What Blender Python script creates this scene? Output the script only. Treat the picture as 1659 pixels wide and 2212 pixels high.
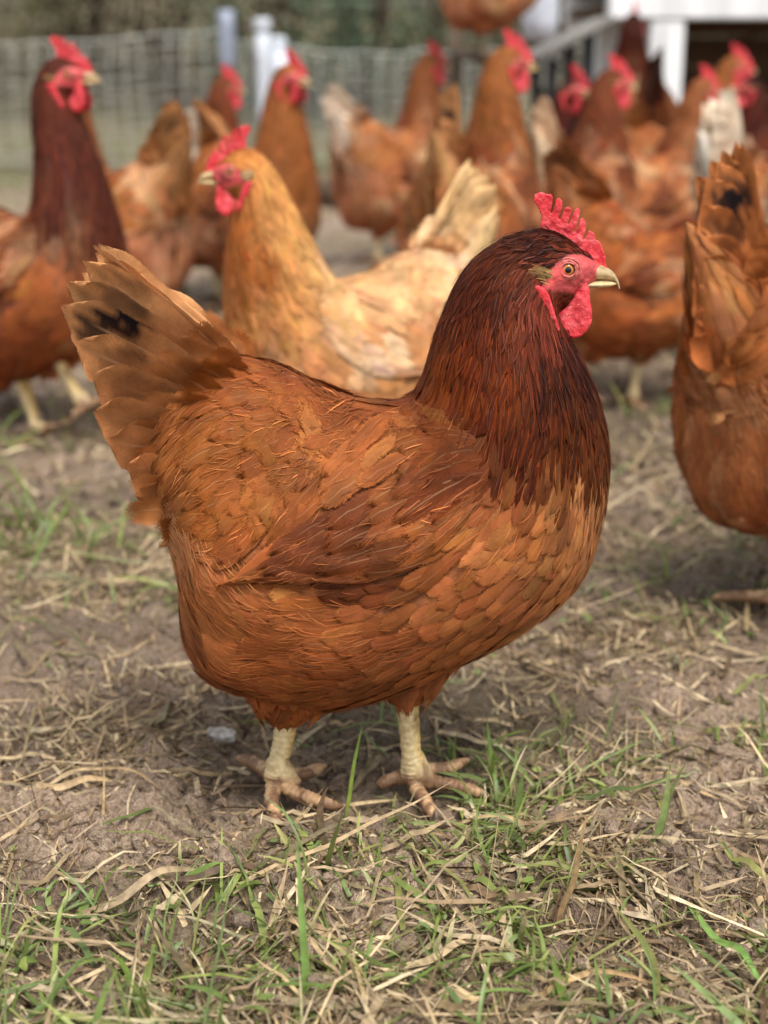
import bpy, bmesh, math, random
import numpy as np
from mathutils import Matrix, Vector

for o in list(bpy.data.objects):
    bpy.data.objects.remove(o, do_unlink=True)
scene = bpy.context.scene
COL = scene.collection
R = math.radians
rng = np.random.default_rng(7)
random.seed(7)

# ------------------------------------------------------------------ camera
HC, PITCH, FPX = 0.47, R(17.3), 3195.0     # height, downward tilt, focal length in px of a 1659 x 2212 frame
Y0 = 0.90                                   # distance of the near hen
cam_d = bpy.data.cameras.new('camera')
cam_d.sensor_fit = 'VERTICAL'; cam_d.sensor_height = 36.0; cam_d.lens = 52.0
cam_d.clip_start = 0.02; cam_d.clip_end = 400
cam_d.dof.use_dof = True; cam_d.dof.focus_distance = 0.862; cam_d.dof.aperture_fstop = 5.5
cam = bpy.data.objects.new('camera', cam_d); COL.objects.link(cam)
cam.location = (0, 0, HC); cam.rotation_euler = (math.pi/2 - PITCH, 0, 0)
scene.camera = cam
# ------------------------------------------------------------------ world, sun, exposure
SUN_EL, SUN_AZ = R(64), R(155)              # azimuth of the sun, clockwise from +Y
world = bpy.data.worlds.new('World'); scene.world = world; world.use_nodes = True
wn = world.node_tree; wn.nodes.clear()
wo = wn.nodes.new('ShaderNodeOutputWorld'); wb = wn.nodes.new('ShaderNodeBackground')
ws = wn.nodes.new('ShaderNodeTexSky'); ws.sky_type = 'NISHITA'; ws.sun_disc = False
ws.sun_elevation = SUN_EL; ws.sun_rotation = SUN_AZ; ws.air_density = 1.0; ws.dust_density = 1.5; ws.ozone_density = 1.0
wh = wn.nodes.new('ShaderNodeHueSaturation'); wh.inputs['Saturation'].default_value = 0.22   # cloud cover greys the sky
wn.links.new(ws.outputs[0], wh.inputs['Color']); wn.links.new(wh.outputs[0], wb.inputs[0]); wn.links.new(wb.outputs[0], wo.inputs[0])
wb.inputs[1].default_value = 0.085
sun_d = bpy.data.lights.new('sun', 'SUN'); sun_d.energy = 1.5; sun_d.angle = R(25); sun_d.color = (1.0, 0.985, 0.965)
sun = bpy.data.objects.new('sun', sun_d); COL.objects.link(sun)
sd = Vector((math.sin(SUN_AZ)*math.cos(SUN_EL), math.cos(SUN_AZ)*math.cos(SUN_EL), math.sin(SUN_EL)))
sun.rotation_euler = sd.to_track_quat('Z', 'Y').to_euler(); sun.location = (0, 0, 6)
scene.view_settings.view_transform = 'Standard'; scene.view_settings.look = 'None'
scene.view_settings.gamma = 1.0; scene.view_settings.use_curve_mapping = False
scene.view_settings.exposure = 1.60
scene.render.engine = 'CYCLES'
scene.cycles.use_denoising = True
scene.cycles.max_bounces = 6; scene.cycles.diffuse_bounces = 3; scene.cycles.glossy_bounces = 2
scene.cycles.transmission_bounces = 3; scene.cycles.transparent_max_bounces = 64
scene.cycles.sample_clamp_indirect = 6.0

# ------------------------------------------------------------------ helpers
CT, ST = math.cos(PITCH), math.sin(PITCH)
def ray(px, py):
    px, py = np.asarray(px, float), np.asarray(py, float)
    xr, yr = (px-829.5)/FPX, (1106-py)/FPX
    return xr, CT+yr*ST, -ST+yr*CT
def on_plane(px, py, Y=Y0):                 # point of a vertical plane at distance Y
    dx, dy, dz = ray(px, py); t = Y/dy
    return dx*t, HC+dz*t
def on_ground(px, py, z=0.0):
    dx, dy, dz = ray(px, py); t = (z-HC)/dz
    return dx*t, dy*t
def depth_at(py):
    return float(on_ground(829.5, py)[1])

def lin(c):
    c = np.asarray(c, float)/255.0
    return np.where(c <= 0.04045, c/12.92, ((c+0.055)/1.055)**2.4)
def L4(c):
    a = lin(c); return (float(a[0]), float(a[1]), float(a[2]), 1.0)
def sstep(a, b, x):
    t = np.clip((np.asarray(x, float)-a)/(b-a), 0, 1); return t*t*(3-2*t)

def _hash(ix, iy, iz):
    h = (ix.astype(np.int64)*374761393 + iy.astype(np.int64)*668265263 + iz.astype(np.int64)*2147483647 + 144665) & 0x7fffffff
    h = ((h ^ (h >> 13))*1274126177) & 0x7fffffff
    h = ((h ^ (h >> 16))*374761393) & 0x7fffffff
    return ((h ^ (h >> 15)) & 0xffffff)/float(0xffffff)
def vnoise(x, y, z=0.0):                    # value noise in -1..1
    x, y, z = np.broadcast_arrays(np.asarray(x, float), np.asarray(y, float), np.asarray(z, float))
    fx, fy, fz = np.floor(x), np.floor(y), np.floor(z)
    ix, iy, iz = fx.astype(int), fy.astype(int), fz.astype(int)
    u, v, w = x-fx, y-fy, z-fz
    u = u*u*u*(u*(u*6-15)+10); v = v*v*v*(v*(v*6-15)+10); w = w*w*w*(w*(w*6-15)+10)
    r = 0
    for dx in (0, 1):
        for dy in (0, 1):
            wx = (u if dx else 1-u)*(v if dy else 1-v)
            if np.any(w):
                r = r + wx*((1-w)*_hash(ix+dx, iy+dy, iz) + w*_hash(ix+dx, iy+dy, iz+1))
            else:
                r = r + wx*_hash(ix+dx, iy+dy, iz)
    return r*2-1
def fbm(x, y, z=0.0, o=3):
    a, s, r = 1.0, 1.0, 0.0
    for k in range(o):
        r = r + a*vnoise(np.asarray(x)*s+17.3*k, np.asarray(y)*s-9.1*k, z); a *= 0.5; s *= 2.03
    return r

def mesh_np(name, V, F, mats=(), attrs=None, smooth=True, mat_index=None):
    V = np.ascontiguousarray(V, dtype=np.float32).reshape(-1, 3)
    F = np.ascontiguousarray(F, dtype=np.int32)
    me = bpy.data.meshes.new(name)
    n, k = F.shape
    me.vertices.add(len(V)); me.vertices.foreach_set('co', V.ravel())
    me.loops.add(n*k); me.loops.foreach_set('vertex_index', F.ravel())
    me.polygons.add(n); me.polygons.foreach_set('loop_start', np.arange(0, n*k, k, dtype=np.int32))
    try: me.polygons.foreach_set('loop_total', np.full(n, k, dtype=np.int32))
    except Exception: pass
    me.polygons.foreach_set('use_smooth', np.full(n, smooth, dtype=bool))
    if mat_index is not None: me.polygons.foreach_set('material_index', np.asarray(mat_index, dtype=np.int32))
    for nm, (typ, arr) in (attrs or {}).items():
        a = me.attributes.new(nm, typ, 'POINT')
        arr = np.ascontiguousarray(arr, dtype=np.float32)
        a.data.foreach_set({'FLOAT_COLOR': 'color', 'FLOAT2': 'vector', 'FLOAT': 'value'}[typ], arr.ravel())
    for m in mats: me.materials.append(m)
    me.update(); me.validate()
    return me
def add(name, me, parent=None, loc=None, kind=None):
    o = bpy.data.objects.new(name, me); COL.objects.link(o)
    if parent is not None: o.parent = parent
    if loc is not None: o.location = loc
    if kind: o['kind'] = kind
    return o
def tag(o, label, cat, group=None):
    o['label'] = label; o['category'] = cat
    if group: o['group'] = group
    return o
def rgba(c):
    c = np.asarray(c, float); return np.concatenate([c, np.ones(c.shape[:-1]+(1,))], -1)
def gridF(nu, nv, cyc=False, off=0):
    i = np.arange(nu-1)[:, None]; j = np.arange(nv if cyc else nv-1)[None, :]
    j2 = (j+1) % nv
    return np.stack([i*nv+j, i*nv+j2, (i+1)*nv+j2, (i+1)*nv+j], -1).reshape(-1, 4)+off
def catmull(P, n):                          # resample a control list (k, d) to n rows, uniform in parameter
    P = np.asarray(P, float); k = len(P); t = np.linspace(0, k-1, n); i = np.clip(t.astype(int), 0, k-2); f = (t-i)[:, None]
    g = lambda j: P[np.clip(j, 0, k-1)]
    p0, p1, p2, p3 = g(i-1), g(i), g(i+1), g(i+2)
    return 0.5*((2*p1)+(-p0+p2)*f+(2*p0-5*p1+4*p2-p3)*f*f+(-p0+3*p1-3*p2+p3)*f**3), t
def tube(path, rad, n=10, cap=True):        # (k,3), (k,) -> V, F (quads, ends closed by collapsing)
    path = np.asarray(path, float); rad = np.asarray(rad, float)
    T = np.gradient(path, axis=0); T /= np.linalg.norm(T, axis=1)[:, None]+1e-9
    ref = np.array([0.31, 0.2, 0.93]) if abs(T[:, 2].mean()) < 0.8 else np.array([0.95, 0.28, 0.1])
    A = np.cross(T, ref); A /= np.linalg.norm(A, axis=1)[:, None]; B = np.cross(T, A)
    an = np.linspace(0, 2*np.pi, n, endpoint=False)
    V = path[:, None]+rad[:, None, None]*(A[:, None]*np.cos(an)[None, :, None]+B[:, None]*np.sin(an)[None, :, None])
    if cap:
        V = np.concatenate([np.repeat(path[:1, None], n, 1), V, np.repeat(path[-1:, None], n, 1)], 0)
    return V.reshape(-1, 3), gridF(V.shape[0], n, True)
def joinVF(parts):
    Vs, Fs, o = [], [], 0
    for V, F in parts:
        Vs.append(V); Fs.append(F+o); o += len(V)
    return np.concatenate(Vs), np.concatenate(Fs)
def boxVF(x0, x1, y0, y1, z0, z1):
    V = np.array([[x, y, z] for x in (x0, x1) for y in (y0, y1) for z in (z0, z1)], float)
    F = np.array([[0, 1, 3, 2], [4, 6, 7, 5], [0, 4, 5, 1], [2, 3, 7, 6], [0, 2, 6, 4], [1, 5, 7, 3]])
    return V, F
def bevel_box(name, dims, mat, bev=0.006, seed=0):
    bm = bmesh.new(); bmesh.ops.create_cube(bm, size=1)
    for v in bm.verts: v.co = Vector((v.co.x*dims[0], v.co.y*dims[1], v.co.z*dims[2]))
    bmesh.ops.bevel(bm, geom=bm.edges[:], offset=bev, segments=2, affect='EDGES')
    me = bpy.data.meshes.new(name); bm.to_mesh(me); bm.free(); me.materials.append(mat)
    return me

# ------------------------------------------------------------------ materials
class NT:
    def __init__(s, name):
        s.m = bpy.data.materials.new(name); s.m.use_nodes = True; s.t = s.m.node_tree; s.t.nodes.clear()
        s.out = s.n('ShaderNodeOutputMaterial')
    def n(s, typ, **kw):
        nd = s.t.nodes.new(typ)
        for k, v in kw.items():
            if hasattr(nd, k): setattr(nd, k, v)
            else: nd.inputs[k.replace('_', ' ')].default_value = v
        return nd
    def l(s, a, b): s.t.links.new(a, b)
    def val(s, x):
        return x
    def math(s, op, a, b=None, c=None):
        nd = s.n('ShaderNodeMath', operation=op)
        for i, x in enumerate((a, b, c)):
            if x is None: continue
            if isinstance(x, (int, float)): nd.inputs[i].default_value = x
            else: s.l(x, nd.inputs[i])
        return nd.outputs[0]
    def mix(s, f, a, b, blend='MIX'):
        nd = s.n('ShaderNodeMix', data_type='RGBA', blend_type=blend)
        for i, x in ((0, f), (6, a), (7, b)):
            if isinstance(x, (int, float)): nd.inputs[i].default_value = x
            elif isinstance(x, tuple): nd.inputs[i].default_value = x
            else: s.l(x, nd.inputs[i])
        return nd.outputs[2]
    def noise(s, vec, scale, detail=3, rough=0.55):
        nd = s.n('ShaderNodeTexNoise'); nd.inputs['Scale'].default_value = scale
        nd.inputs['Detail'].default_value = detail; nd.inputs['Roughness'].default_value = rough
        if vec is not None: s.l(vec, nd.inputs['Vector'])
        return nd.outputs[0]
    def ramp(s, f, stops):
        nd = s.n('ShaderNodeValToRGB'); cr = nd.color_ramp
        while len(cr.elements) < len(stops): cr.elements.new(0.5)
        for e, (p, c) in zip(cr.elements, stops): e.position = p; e.color = c
        s.l(f, nd.inputs[0]); return nd.outputs[0]
    def maprange(s, x, a, b, c, d, smooth=True):
        nd = s.n('ShaderNodeMapRange'); nd.interpolation_type = 'SMOOTHSTEP' if smooth else 'LINEAR'
        for i, v in ((1, a), (2, b), (3, c), (4, d)): nd.inputs[i].default_value = v
        s.l(x, nd.inputs[0]); return nd.outputs[0]
    def bump(s, h, strength, dist, normal=None):
        nd = s.n('ShaderNodeBump'); nd.inputs['Strength'].default_value = strength; nd.inputs['Distance'].default_value = dist
        s.l(h, nd.inputs['Height'])
        if normal is not None: s.l(normal, nd.inputs['Normal'])
        return nd.outputs[0]
    def principled(s, **kw):
        nd = s.n('ShaderNodeBsdfPrincipled')
        for k, v in kw.items():
            key = k.replace('_', ' ')
            if isinstance(v, (int, float, tuple)): nd.inputs[key].default_value = v
            else: s.l(v, nd.inputs[key])
        return nd
    def done(s, sh):
        s.l(sh, s.out.inputs['Surface']); return s.m

def mat_feather(name='feather', barb=26.0, rachis=0.4, transl=0.16, fringe=True, spec=0.10, rough=0.6, rim=(0.26, 0.70), streak=0.30):
    T = NT(name)
    a1 = T.n('ShaderNodeAttribute', attribute_name='Col'); a2 = T.n('ShaderNodeAttribute', attribute_name='Col2')
    uv = T.n('ShaderNodeAttribute', attribute_name='fuv')
    sp = T.n('ShaderNodeSeparateXYZ'); T.l(uv.outputs['Vector'], sp.inputs[0])
    ax = T.math('ABSOLUTE', T.math('SUBTRACT', sp.outputs[0], 0.5))
    edge = T.maprange(ax, 0.20, 0.48, 0, 1)
    tco = T.n('ShaderNodeTexCoord')
    nz2 = T.noise(tco.outputs['Object'], 45, 3); nlow = T.noise(tco.outputs['Object'], 16, 1)
    c = T.mix(edge, a1.outputs['Color'], a2.outputs['Color'])
    # barbs run from the shaft to the edge: streaks of uneven width
    ph = T.math('ADD', T.math('MULTIPLY', sp.outputs[1], barb), T.math('MULTIPLY', ax, -barb*0.75))
    cb = T.n('ShaderNodeCombineXYZ'); T.l(ph, cb.inputs[0]); T.l(T.math('MULTIPLY', nlow, 160.0), cb.inputs[1]); T.l(T.math('MULTIPLY', sp.outputs[0], 1.3), cb.inputs[2])
    st = T.noise(cb.outputs[0], 1.6, 2, 0.7)
    c = T.mix(T.maprange(st, 0.30, 0.62, streak, 0.0), c, (0.48, 0.36, 0.28, 1), 'MULTIPLY')
    k = T.maprange(nz2, 0.3, 0.75, 0.74, 1.22)
    cm = T.n('ShaderNodeVectorMath', operation='SCALE'); T.l(c, cm.inputs[0]); T.l(k, cm.inputs['Scale'])
    c = cm.outputs[0]
    if rachis:
        qz = T.math('MULTIPLY', T.maprange(ax, 0.012, 0.036, 1, 0), T.maprange(sp.outputs[1], 0.6, 0.95, 1, 0))
        c = T.mix(T.math('MULTIPLY', T.math('MULTIPLY', qz, rachis), T.maprange(nlow, 0.40, 0.62, 0.15, 1.0)), c, T.mix(0.5, c, (0.60, 0.38, 0.20, 1)))
    p = T.principled(Base_Color=c, Roughness=rough, Normal=T.bump(st, 0.4, 0.0008))
    p.inputs['Specular IOR Level'].default_value = spec
    tr = T.n('ShaderNodeBsdfTranslucent'); T.l(c, tr.inputs['Color'])
    mx = T.n('ShaderNodeMixShader'); mx.inputs[0].default_value = transl
    T.l(p.outputs[0], mx.inputs[1]); T.l(tr.outputs[0], mx.inputs[2])
    if not fringe: return T.done(mx.outputs[0])
    # barbs come apart at the rim: gaps between them are open
    e = T.math('MAXIMUM', T.maprange(ax, rim[0], 0.51, 0, 1, False), T.maprange(sp.outputs[1], rim[1], 1.02, 0, 1, False))
    al = T.maprange(T.math('SUBTRACT', T.maprange(st, 0.30, 0.68, 0.12, 1.0, False), e), -0.10, 0.12, 0, 1)
    tp = T.n('ShaderNodeBsdfTransparent'); m2 = T.n('ShaderNodeMixShader')
    T.l(al, m2.inputs[0]); T.l(tp.outputs[0], m2.inputs[1]); T.l(mx.outputs[0], m2.inputs[2])
    return T.done(m2.outputs[0])

def mat_body():
    T = NT('hen_body')
    a = T.n('ShaderNodeAttribute', attribute_name='Col'); sk = T.n('ShaderNodeAttribute', attribute_name='skin')
    tc = T.n('ShaderNodeTexCoord'); n1 = T.noise(tc.outputs['Object'], 420, 3); n2 = T.noise(tc.outputs['Object'], 120, 2)
    k = T.maprange(n2, 0.3, 0.7, 0.72, 1.2)
    cm = T.n('ShaderNodeVectorMath', operation='SCALE'); T.l(a.outputs['Color'], cm.inputs[0]); T.l(k, cm.inputs['Scale'])
    h = T.math('ADD', T.math('MULTIPLY', n1, 0.6), n2)
    bmp = T.bump(h, 0.7, 0.0016)
    p = T.principled(Base_Color=cm.outputs[0], Normal=bmp, Roughness=T.maprange(sk.outputs['Fac'], 0, 1, 0.75, 0.5))
    p.inputs['Specular IOR Level'].default_value = 0.3
    return T.done(p.outputs[0])

def mat_comb():
    T = NT('comb_skin')
    tc = T.n('ShaderNodeTexCoord')
    n1 = T.noise(tc.outputs['Object'], 700, 2); n2 = T.noise(tc.outputs['Object'], 160, 3)
    vo = T.n('ShaderNodeTexVoronoi'); vo.inputs['Scale'].default_value = 900; T.l(tc.outputs['Object'], vo.inputs['Vector'])
    c = T.ramp(n2, [(0.30, L4((172, 34, 40))), (0.52, L4((200, 60, 66))), (0.75, L4((222, 108, 108)))])
    n3 = T.noise(tc.outputs['Object'], 55, 3); c = T.mix(T.maprange(n3, 0.40, 0.62, 0.0, 0.75), c, L4((196, 40, 46)))
    fl = T.math('MULTIPLY', T.maprange(n1, 0.58, 0.74, 0, 0.55), T.maprange(n3, 0.36, 0.58, 1.0, 0.2))
    c = T.mix(fl, c, L4((240, 150, 145)))
    bmp = T.bump(T.math('ADD', T.math('MULTIPLY', vo.outputs['Distance'], 0.5), n2), 0.45, 0.0010)
    p = T.principled(Base_Color=c, Roughness=0.5, Normal=bmp)
    p.inputs['Specular IOR Level'].default_value = 0.35
    p.inputs['Subsurface Weight'].default_value = 0.15; p.inputs['Subsurface Radius'].default_value = (0.004, 0.001, 0.0008)
    p.inputs['Subsurface Scale'].default_value = 1.0
    return T.done(p.outputs[0])

def mat_attr(name, rough=0.6, noise_s=250, lo=0.8, hi=1.15, bump=0.3, bdist=0.001, spec=0.3, transl=0.0, detail=3):
    T = NT(name)
    a = T.n('ShaderNodeAttribute', attribute_name='Col'); tc = T.n('ShaderNodeTexCoord')
    n1 = T.noise(tc.outputs['Object'], noise_s, detail)
    k = T.maprange(n1, 0.3, 0.7, lo, hi)
    cm = T.n('ShaderNodeVectorMath', operation='SCALE'); T.l(a.outputs['Color'], cm.inputs[0]); T.l(k, cm.inputs['Scale'])
    p = T.principled(Base_Color=cm.outputs[0], Roughness=rough, Normal=T.bump(n1, bump, bdist))
    p.inputs['Specular IOR Level'].default_value = spec
    if transl:
        tr = T.n('ShaderNodeBsdfTranslucent'); T.l(cm.outputs[0], tr.inputs['Color'])
        mx = T.n('ShaderNodeMixShader'); mx.inputs[0].default_value = transl
        T.l(p.outputs[0], mx.inputs[1]); T.l(tr.outputs[0], mx.inputs[2]); return T.done(mx.outputs[0])
    return T.done(p.outputs[0])

def mat_noise(name, c1, c2, scale=30, rough=0.7, bump=0.4, bdist=0.004, spec=0.3, stretch=None):
    T = NT(name); tc = T.n('ShaderNodeTexCoord'); v = tc.outputs['Object']
    if stretch:
        mp = T.n('ShaderNodeMapping'); mp.inputs['Scale'].default_value = stretch; T.l(v, mp.inputs['Vector']); v = mp.outputs[0]
    n1 = T.noise(v, scale, 5, 0.6)
    c = T.ramp(n1, [(0.32, L4(c1)), (0.68, L4(c2))])
    p = T.principled(Base_Color=c, Roughness=rough, Normal=T.bump(n1, bump, bdist))
    p.inputs['Specular IOR Level'].default_value = spec
    return T.done(p.outputs[0])

def mat_mud():
    T = NT('mud'); geo = T.n('ShaderNodeNewGeometry'); v = geo.outputs['Position']
    n_big = T.noise(v, 5.5, 4); n_mid = T.noise(v, 60, 6, 0.68); n_fin = T.noise(v, 330, 4, 0.65); n_pat = T.noise(v, 1.3, 3)
    c = T.ramp(n_mid, [(0.26, L4((120, 95, 76))), (0.38, L4((170, 143, 118))), (0.56, L4((195, 168, 142))), (0.8, L4((213, 189, 164)))])
    c = T.mix(T.maprange(n_fin, 0.34, 0.58, 0.6, 0.0), c, L4((92, 74, 60)))
    c = T.mix(T.maprange(n_big, 0.42, 0.66, 0.0, 0.35), c, L4((124, 102, 84)))
    wt = T.n('ShaderNodeAttribute', attribute_name='wet')
    c = T.mix(wt.outputs['Fac'], c, T.mix(0.35, c, L4((64, 48, 36)), 'MIX'))
    c = T.mix(T.math('MULTIPLY', wt.outputs['Fac'], 0.5), c, L4((70, 53, 40)))
    gr = T.n('ShaderNodeAttribute', attribute_name='grass')
    c = T.mix(gr.outputs['Fac'], c, T.ramp(n_fin, [(0.3, L4((70, 66, 36))), (0.7, L4((122, 112, 70)))]))
    wet = T.maprange(n_big, 0.36, 0.60, 0.0, 1.0)
    rough = T.math('MULTIPLY_ADD', wet, 0.30, 0.24)
    h = T.math('ADD', T.math('MULTIPLY', n_mid, 1.0), T.math('MULTIPLY', n_fin, 0.35))
    p = T.principled(Base_Color=c, Roughness=rough, Normal=T.bump(h, 1.0, 0.018))
    p.inputs['Specular IOR Level'].default_value = 0.45
    return T.done(p.outputs[0])

M = {}
M['feather'] = mat_feather()
M['hackle'] = mat_feather('hackle_feather', 14.0, 0.0, 0.12, True, 0.05, 0.45, rim=(0.34, 0.80))
M['big_feather'] = mat_feather('big_feather', 46.0, 0.9, 0.2, rim=(0.43, 0.94), streak=0.5)
M['far_feather'] = mat_feather('far_feather', 20.0, 0.25, 0.14, False)
M['body'] = mat_body()
M['comb'] = mat_comb()
M['horn'] = mat_attr('beak_horn', 0.38, 300, 0.8, 1.15, 0.25, 0.0006, 0.45)
M['eye'] = mat_attr('eye', 0.06, 900, 0.85, 1.1, 0.0, 0.0001, 0.6)
M['leg'] = mat_attr('leg_scales', 0.5, 300, 0.78, 1.15, 0.6, 0.0012, 0.35, detail=4)
M['wisp'] = mat_attr('down_wisp', 0.6, 200, 0.85, 1.1, 0.0, 0.0001, 0.2, 0.2)
M['straw'] = mat_attr('dead_grass', 0.6, 160, 0.62, 1.2, 0.3, 0.0008, 0.3, 0.12, detail=5)
M['grass'] = mat_attr('live_grass', 0.42, 120, 0.8, 1.15, 0.2, 0.0006, 0.4, 0.28)
M['leaf'] = mat_attr('brush_leaf', 0.6, 9, 0.6, 1.25, 0.1, 0.001, 0.3, 0.2)
M['mud'] = mat_mud()

# ------------------------------------------------------------------ ground
mud_px = [(250, 1760, 330, 110, 1.0), (1540, 1830, 190, 150, 0.9), (1560, 2080, 130, 130, .8), (880, 1960, 140, 50, .4), (150, 1500, 260, 60, .5), (820, 1740, 120, 40, .8), (640, 1710, 130, 60, .9), (940, 1705, 120, 50, .7), (1560, 1500, 200, 60, .5)]
def px_of(x, y, z=0.0):
    dy, dz = y, z-HC
    f = dy*CT-dz*ST; u = dy*ST+dz*CT
    return 829.5+FPX*x/f, 1106-FPX*u/f
def mudness(x, y):
    px, py = px_of(x, y); m = np.zeros_like(x)
    for cx, cy, rx, ry, a in mud_px:
        m = np.maximum(m, a*np.exp(-((px-cx)/rx)**2-((py-cy)/ry)**2))
    return np.clip(m+0.25*fbm(x*9, y*9, o=2), 0, 1)
foot_spots = [tuple(float(q) for q in on_ground(600, 1700)), tuple(float(q) for q in on_ground(905, 1695))]
def ground_z(x, y, detail=True):
    x, y = np.asarray(x, float), np.asarray(y, float)
    z = 0.010*fbm(x*4.0+3.1, y*4.0, o=2)+0.006*fbm(x*13, y*13+5, o=2)
    if detail:
        r = 1-np.abs(vnoise(x*42+2*vnoise(x*20, y*20), y*42))
        z = z+0.0065*(r*r-0.45)+0.0038*fbm(x*95+3*vnoise(x*40, y*40), y*95, o=2)+0.0022*vnoise(x*260, y*260)
        d = 1-np.abs(vnoise(x*24-7, y*24+3)); z = z-0.007*sstep(0.80, 0.97, d)
    for fx, fy in foot_spots:
        w = np.exp(-(((x-fx)**2+(y-fy)**2)/0.045**2)); z = z*(1-0.85*w)-0.004*w
    z = z+0.20*np.maximum(y-8.4, 0)*sstep(8.4, 11, y)+0.07*fbm(x*0.5, y*0.5, o=2)*sstep(3.2, 8, y)
    return z
def make_ground():
    ys = [0.30]
    while ys[-1] < 1.5: ys.append(ys[-1]*1.0030)
    while ys[-1] < 14: ys.append(ys[-1]*1.009)
    while ys[-1] < 160: ys.append(ys[-1]*1.12)
    ys = np.array([-160, -40, -10, -3, -1, -0.3, 0.0, 0.12, 0.2, 0.26]+ys)
    a = np.linspace(-0.36, 0.36, 360)
    side = 0.36*1.16**np.arange(1, 42)
    a = np.concatenate([-side[::-1], a, side])
    Yg = np.repeat(ys[:, None], len(a), 1); w = np.maximum(np.abs(ys), 0.45)
    Xg = a[None, :]*w[:, None]
    Z = ground_z(Xg, Yg)
    gr = sstep(4.6, 6.2, Yg+0.7*fbm(Xg*0.8, Yg*0.8, o=2))*0.85
    gr = np.maximum(gr, 0.30*sstep(0.1, 0.7, fbm(Xg*2.1+9, Yg*2.1, o=2)))
    V = np.stack([Xg, Yg, Z], -1)
    front = (Yg > .4) & (Yg < 6)
    wet = np.where(front, np.clip(0.36-1.0*mudness(np.where(front, Xg, 0), np.where(front, Yg, 1))+0.5*fbm(Xg*8+2, Yg*8, o=2), 0, 1), .3)*sstep(4, 2, Yg)  # wet mud among the straw, with crevice shade painted in to deepen it
    for fx, fy in foot_spots: wet = np.maximum(wet, .8*np.exp(-(((Xg-fx)**2+(Yg-fy)**2)/0.05**2)))
    me = mesh_np('ground', V, gridF(len(ys), len(a)), [M['mud']], {'grass': ('FLOAT', gr.ravel()), 'wet': ('FLOAT', wet.ravel())})
    o = add('ground', me, kind='structure'); o['label'] = 'trampled muddy ground of the poultry run'
    return o
make_ground()

# ------------------------------------------------------------------ blades (straw and grass)
def blades(x, y, L, W, az, el, bend, twist, cols, tipcol, n=6, zoff=0.0, follow=0.0, rnd=rng):
    """Ribbons: base x,y; length; half width; azimuth; elevation at base; bend (rad over the length, downwards)."""
    k = len(x); t = np.linspace(0, 1, n)[None, :]
    ang = el[:, None]-bend[:, None]*t
    wig = twist[:, None]*np.sin(t*3.3+az[:, None]*5)
    azz = az[:, None]+wig
    st = L[:, None]/(n-1)
    dx = np.cos(ang)*np.cos(azz)*st; dy = np.cos(ang)*np.sin(azz)*st; dz = np.sin(ang)*st
    cx = x[:, None]+np.cumsum(dx, 1)-dx; cy = y[:, None]+np.cumsum(dy, 1)-dy
    zz = np.cumsum(dz, 1)-dz
    g = ground_z(cx, cy)
    base = g[:, :1]
    cz = follow*np.maximum(g, base-0.004)+(1-follow)*base+zz+np.reshape(zoff, (-1, 1))
    cz = np.maximum(cz, g+0.0008)
    roll = rnd.uniform(-0.9, 0.9, k)[:, None]+twist[:, None]*2*t
    sx, sy = -np.sin(azz), np.cos(azz)
    prof = np.clip(0.75+0.55*t-1.35*t**3, 0.06, 1)
    w = W[:, None]*prof
    P = np.stack([cx, cy, cz], -1)
    S = np.stack([sx*np.cos(roll), sy*np.cos(roll), np.sin(roll)*np.ones_like(sx)], -1)*w[..., None]
    Nn = np.stack([np.zeros_like(sx), np.zeros_like(sx), np.ones_like(sx)], -1)*(0.25*w)[..., None]
    V = np.stack([P-S, P-Nn, P+S], 2)                        # (k,n,3,3) a shallow gutter
    F = gridF(n, 3); F = (F[None]+np.arange(k)[:, None, None]*n*3).reshape(-1, 4)
    c = cols[:, None, None, :]*(1-t[..., None, None])+tipcol[:, None, None, :]*t[..., None, None]
    c = np.repeat(c, 3, 2)
    return V.reshape(-1, 3), F, c.reshape(-1, 3)

STRAW = lin(np.array([(206, 184, 146), (186, 162, 124), (170, 144, 106), (150, 128, 92), (172, 148, 114), (146, 122, 90), (126, 102, 74), (186, 164, 130), (106, 84, 60), (128, 112, 80), (142, 126, 96)]))
GREEN = lin(np.array([(120, 136, 66), (98, 118, 50), (140, 150, 80), (122, 140, 80), (106, 124, 62), (152, 152, 88)]))

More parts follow.
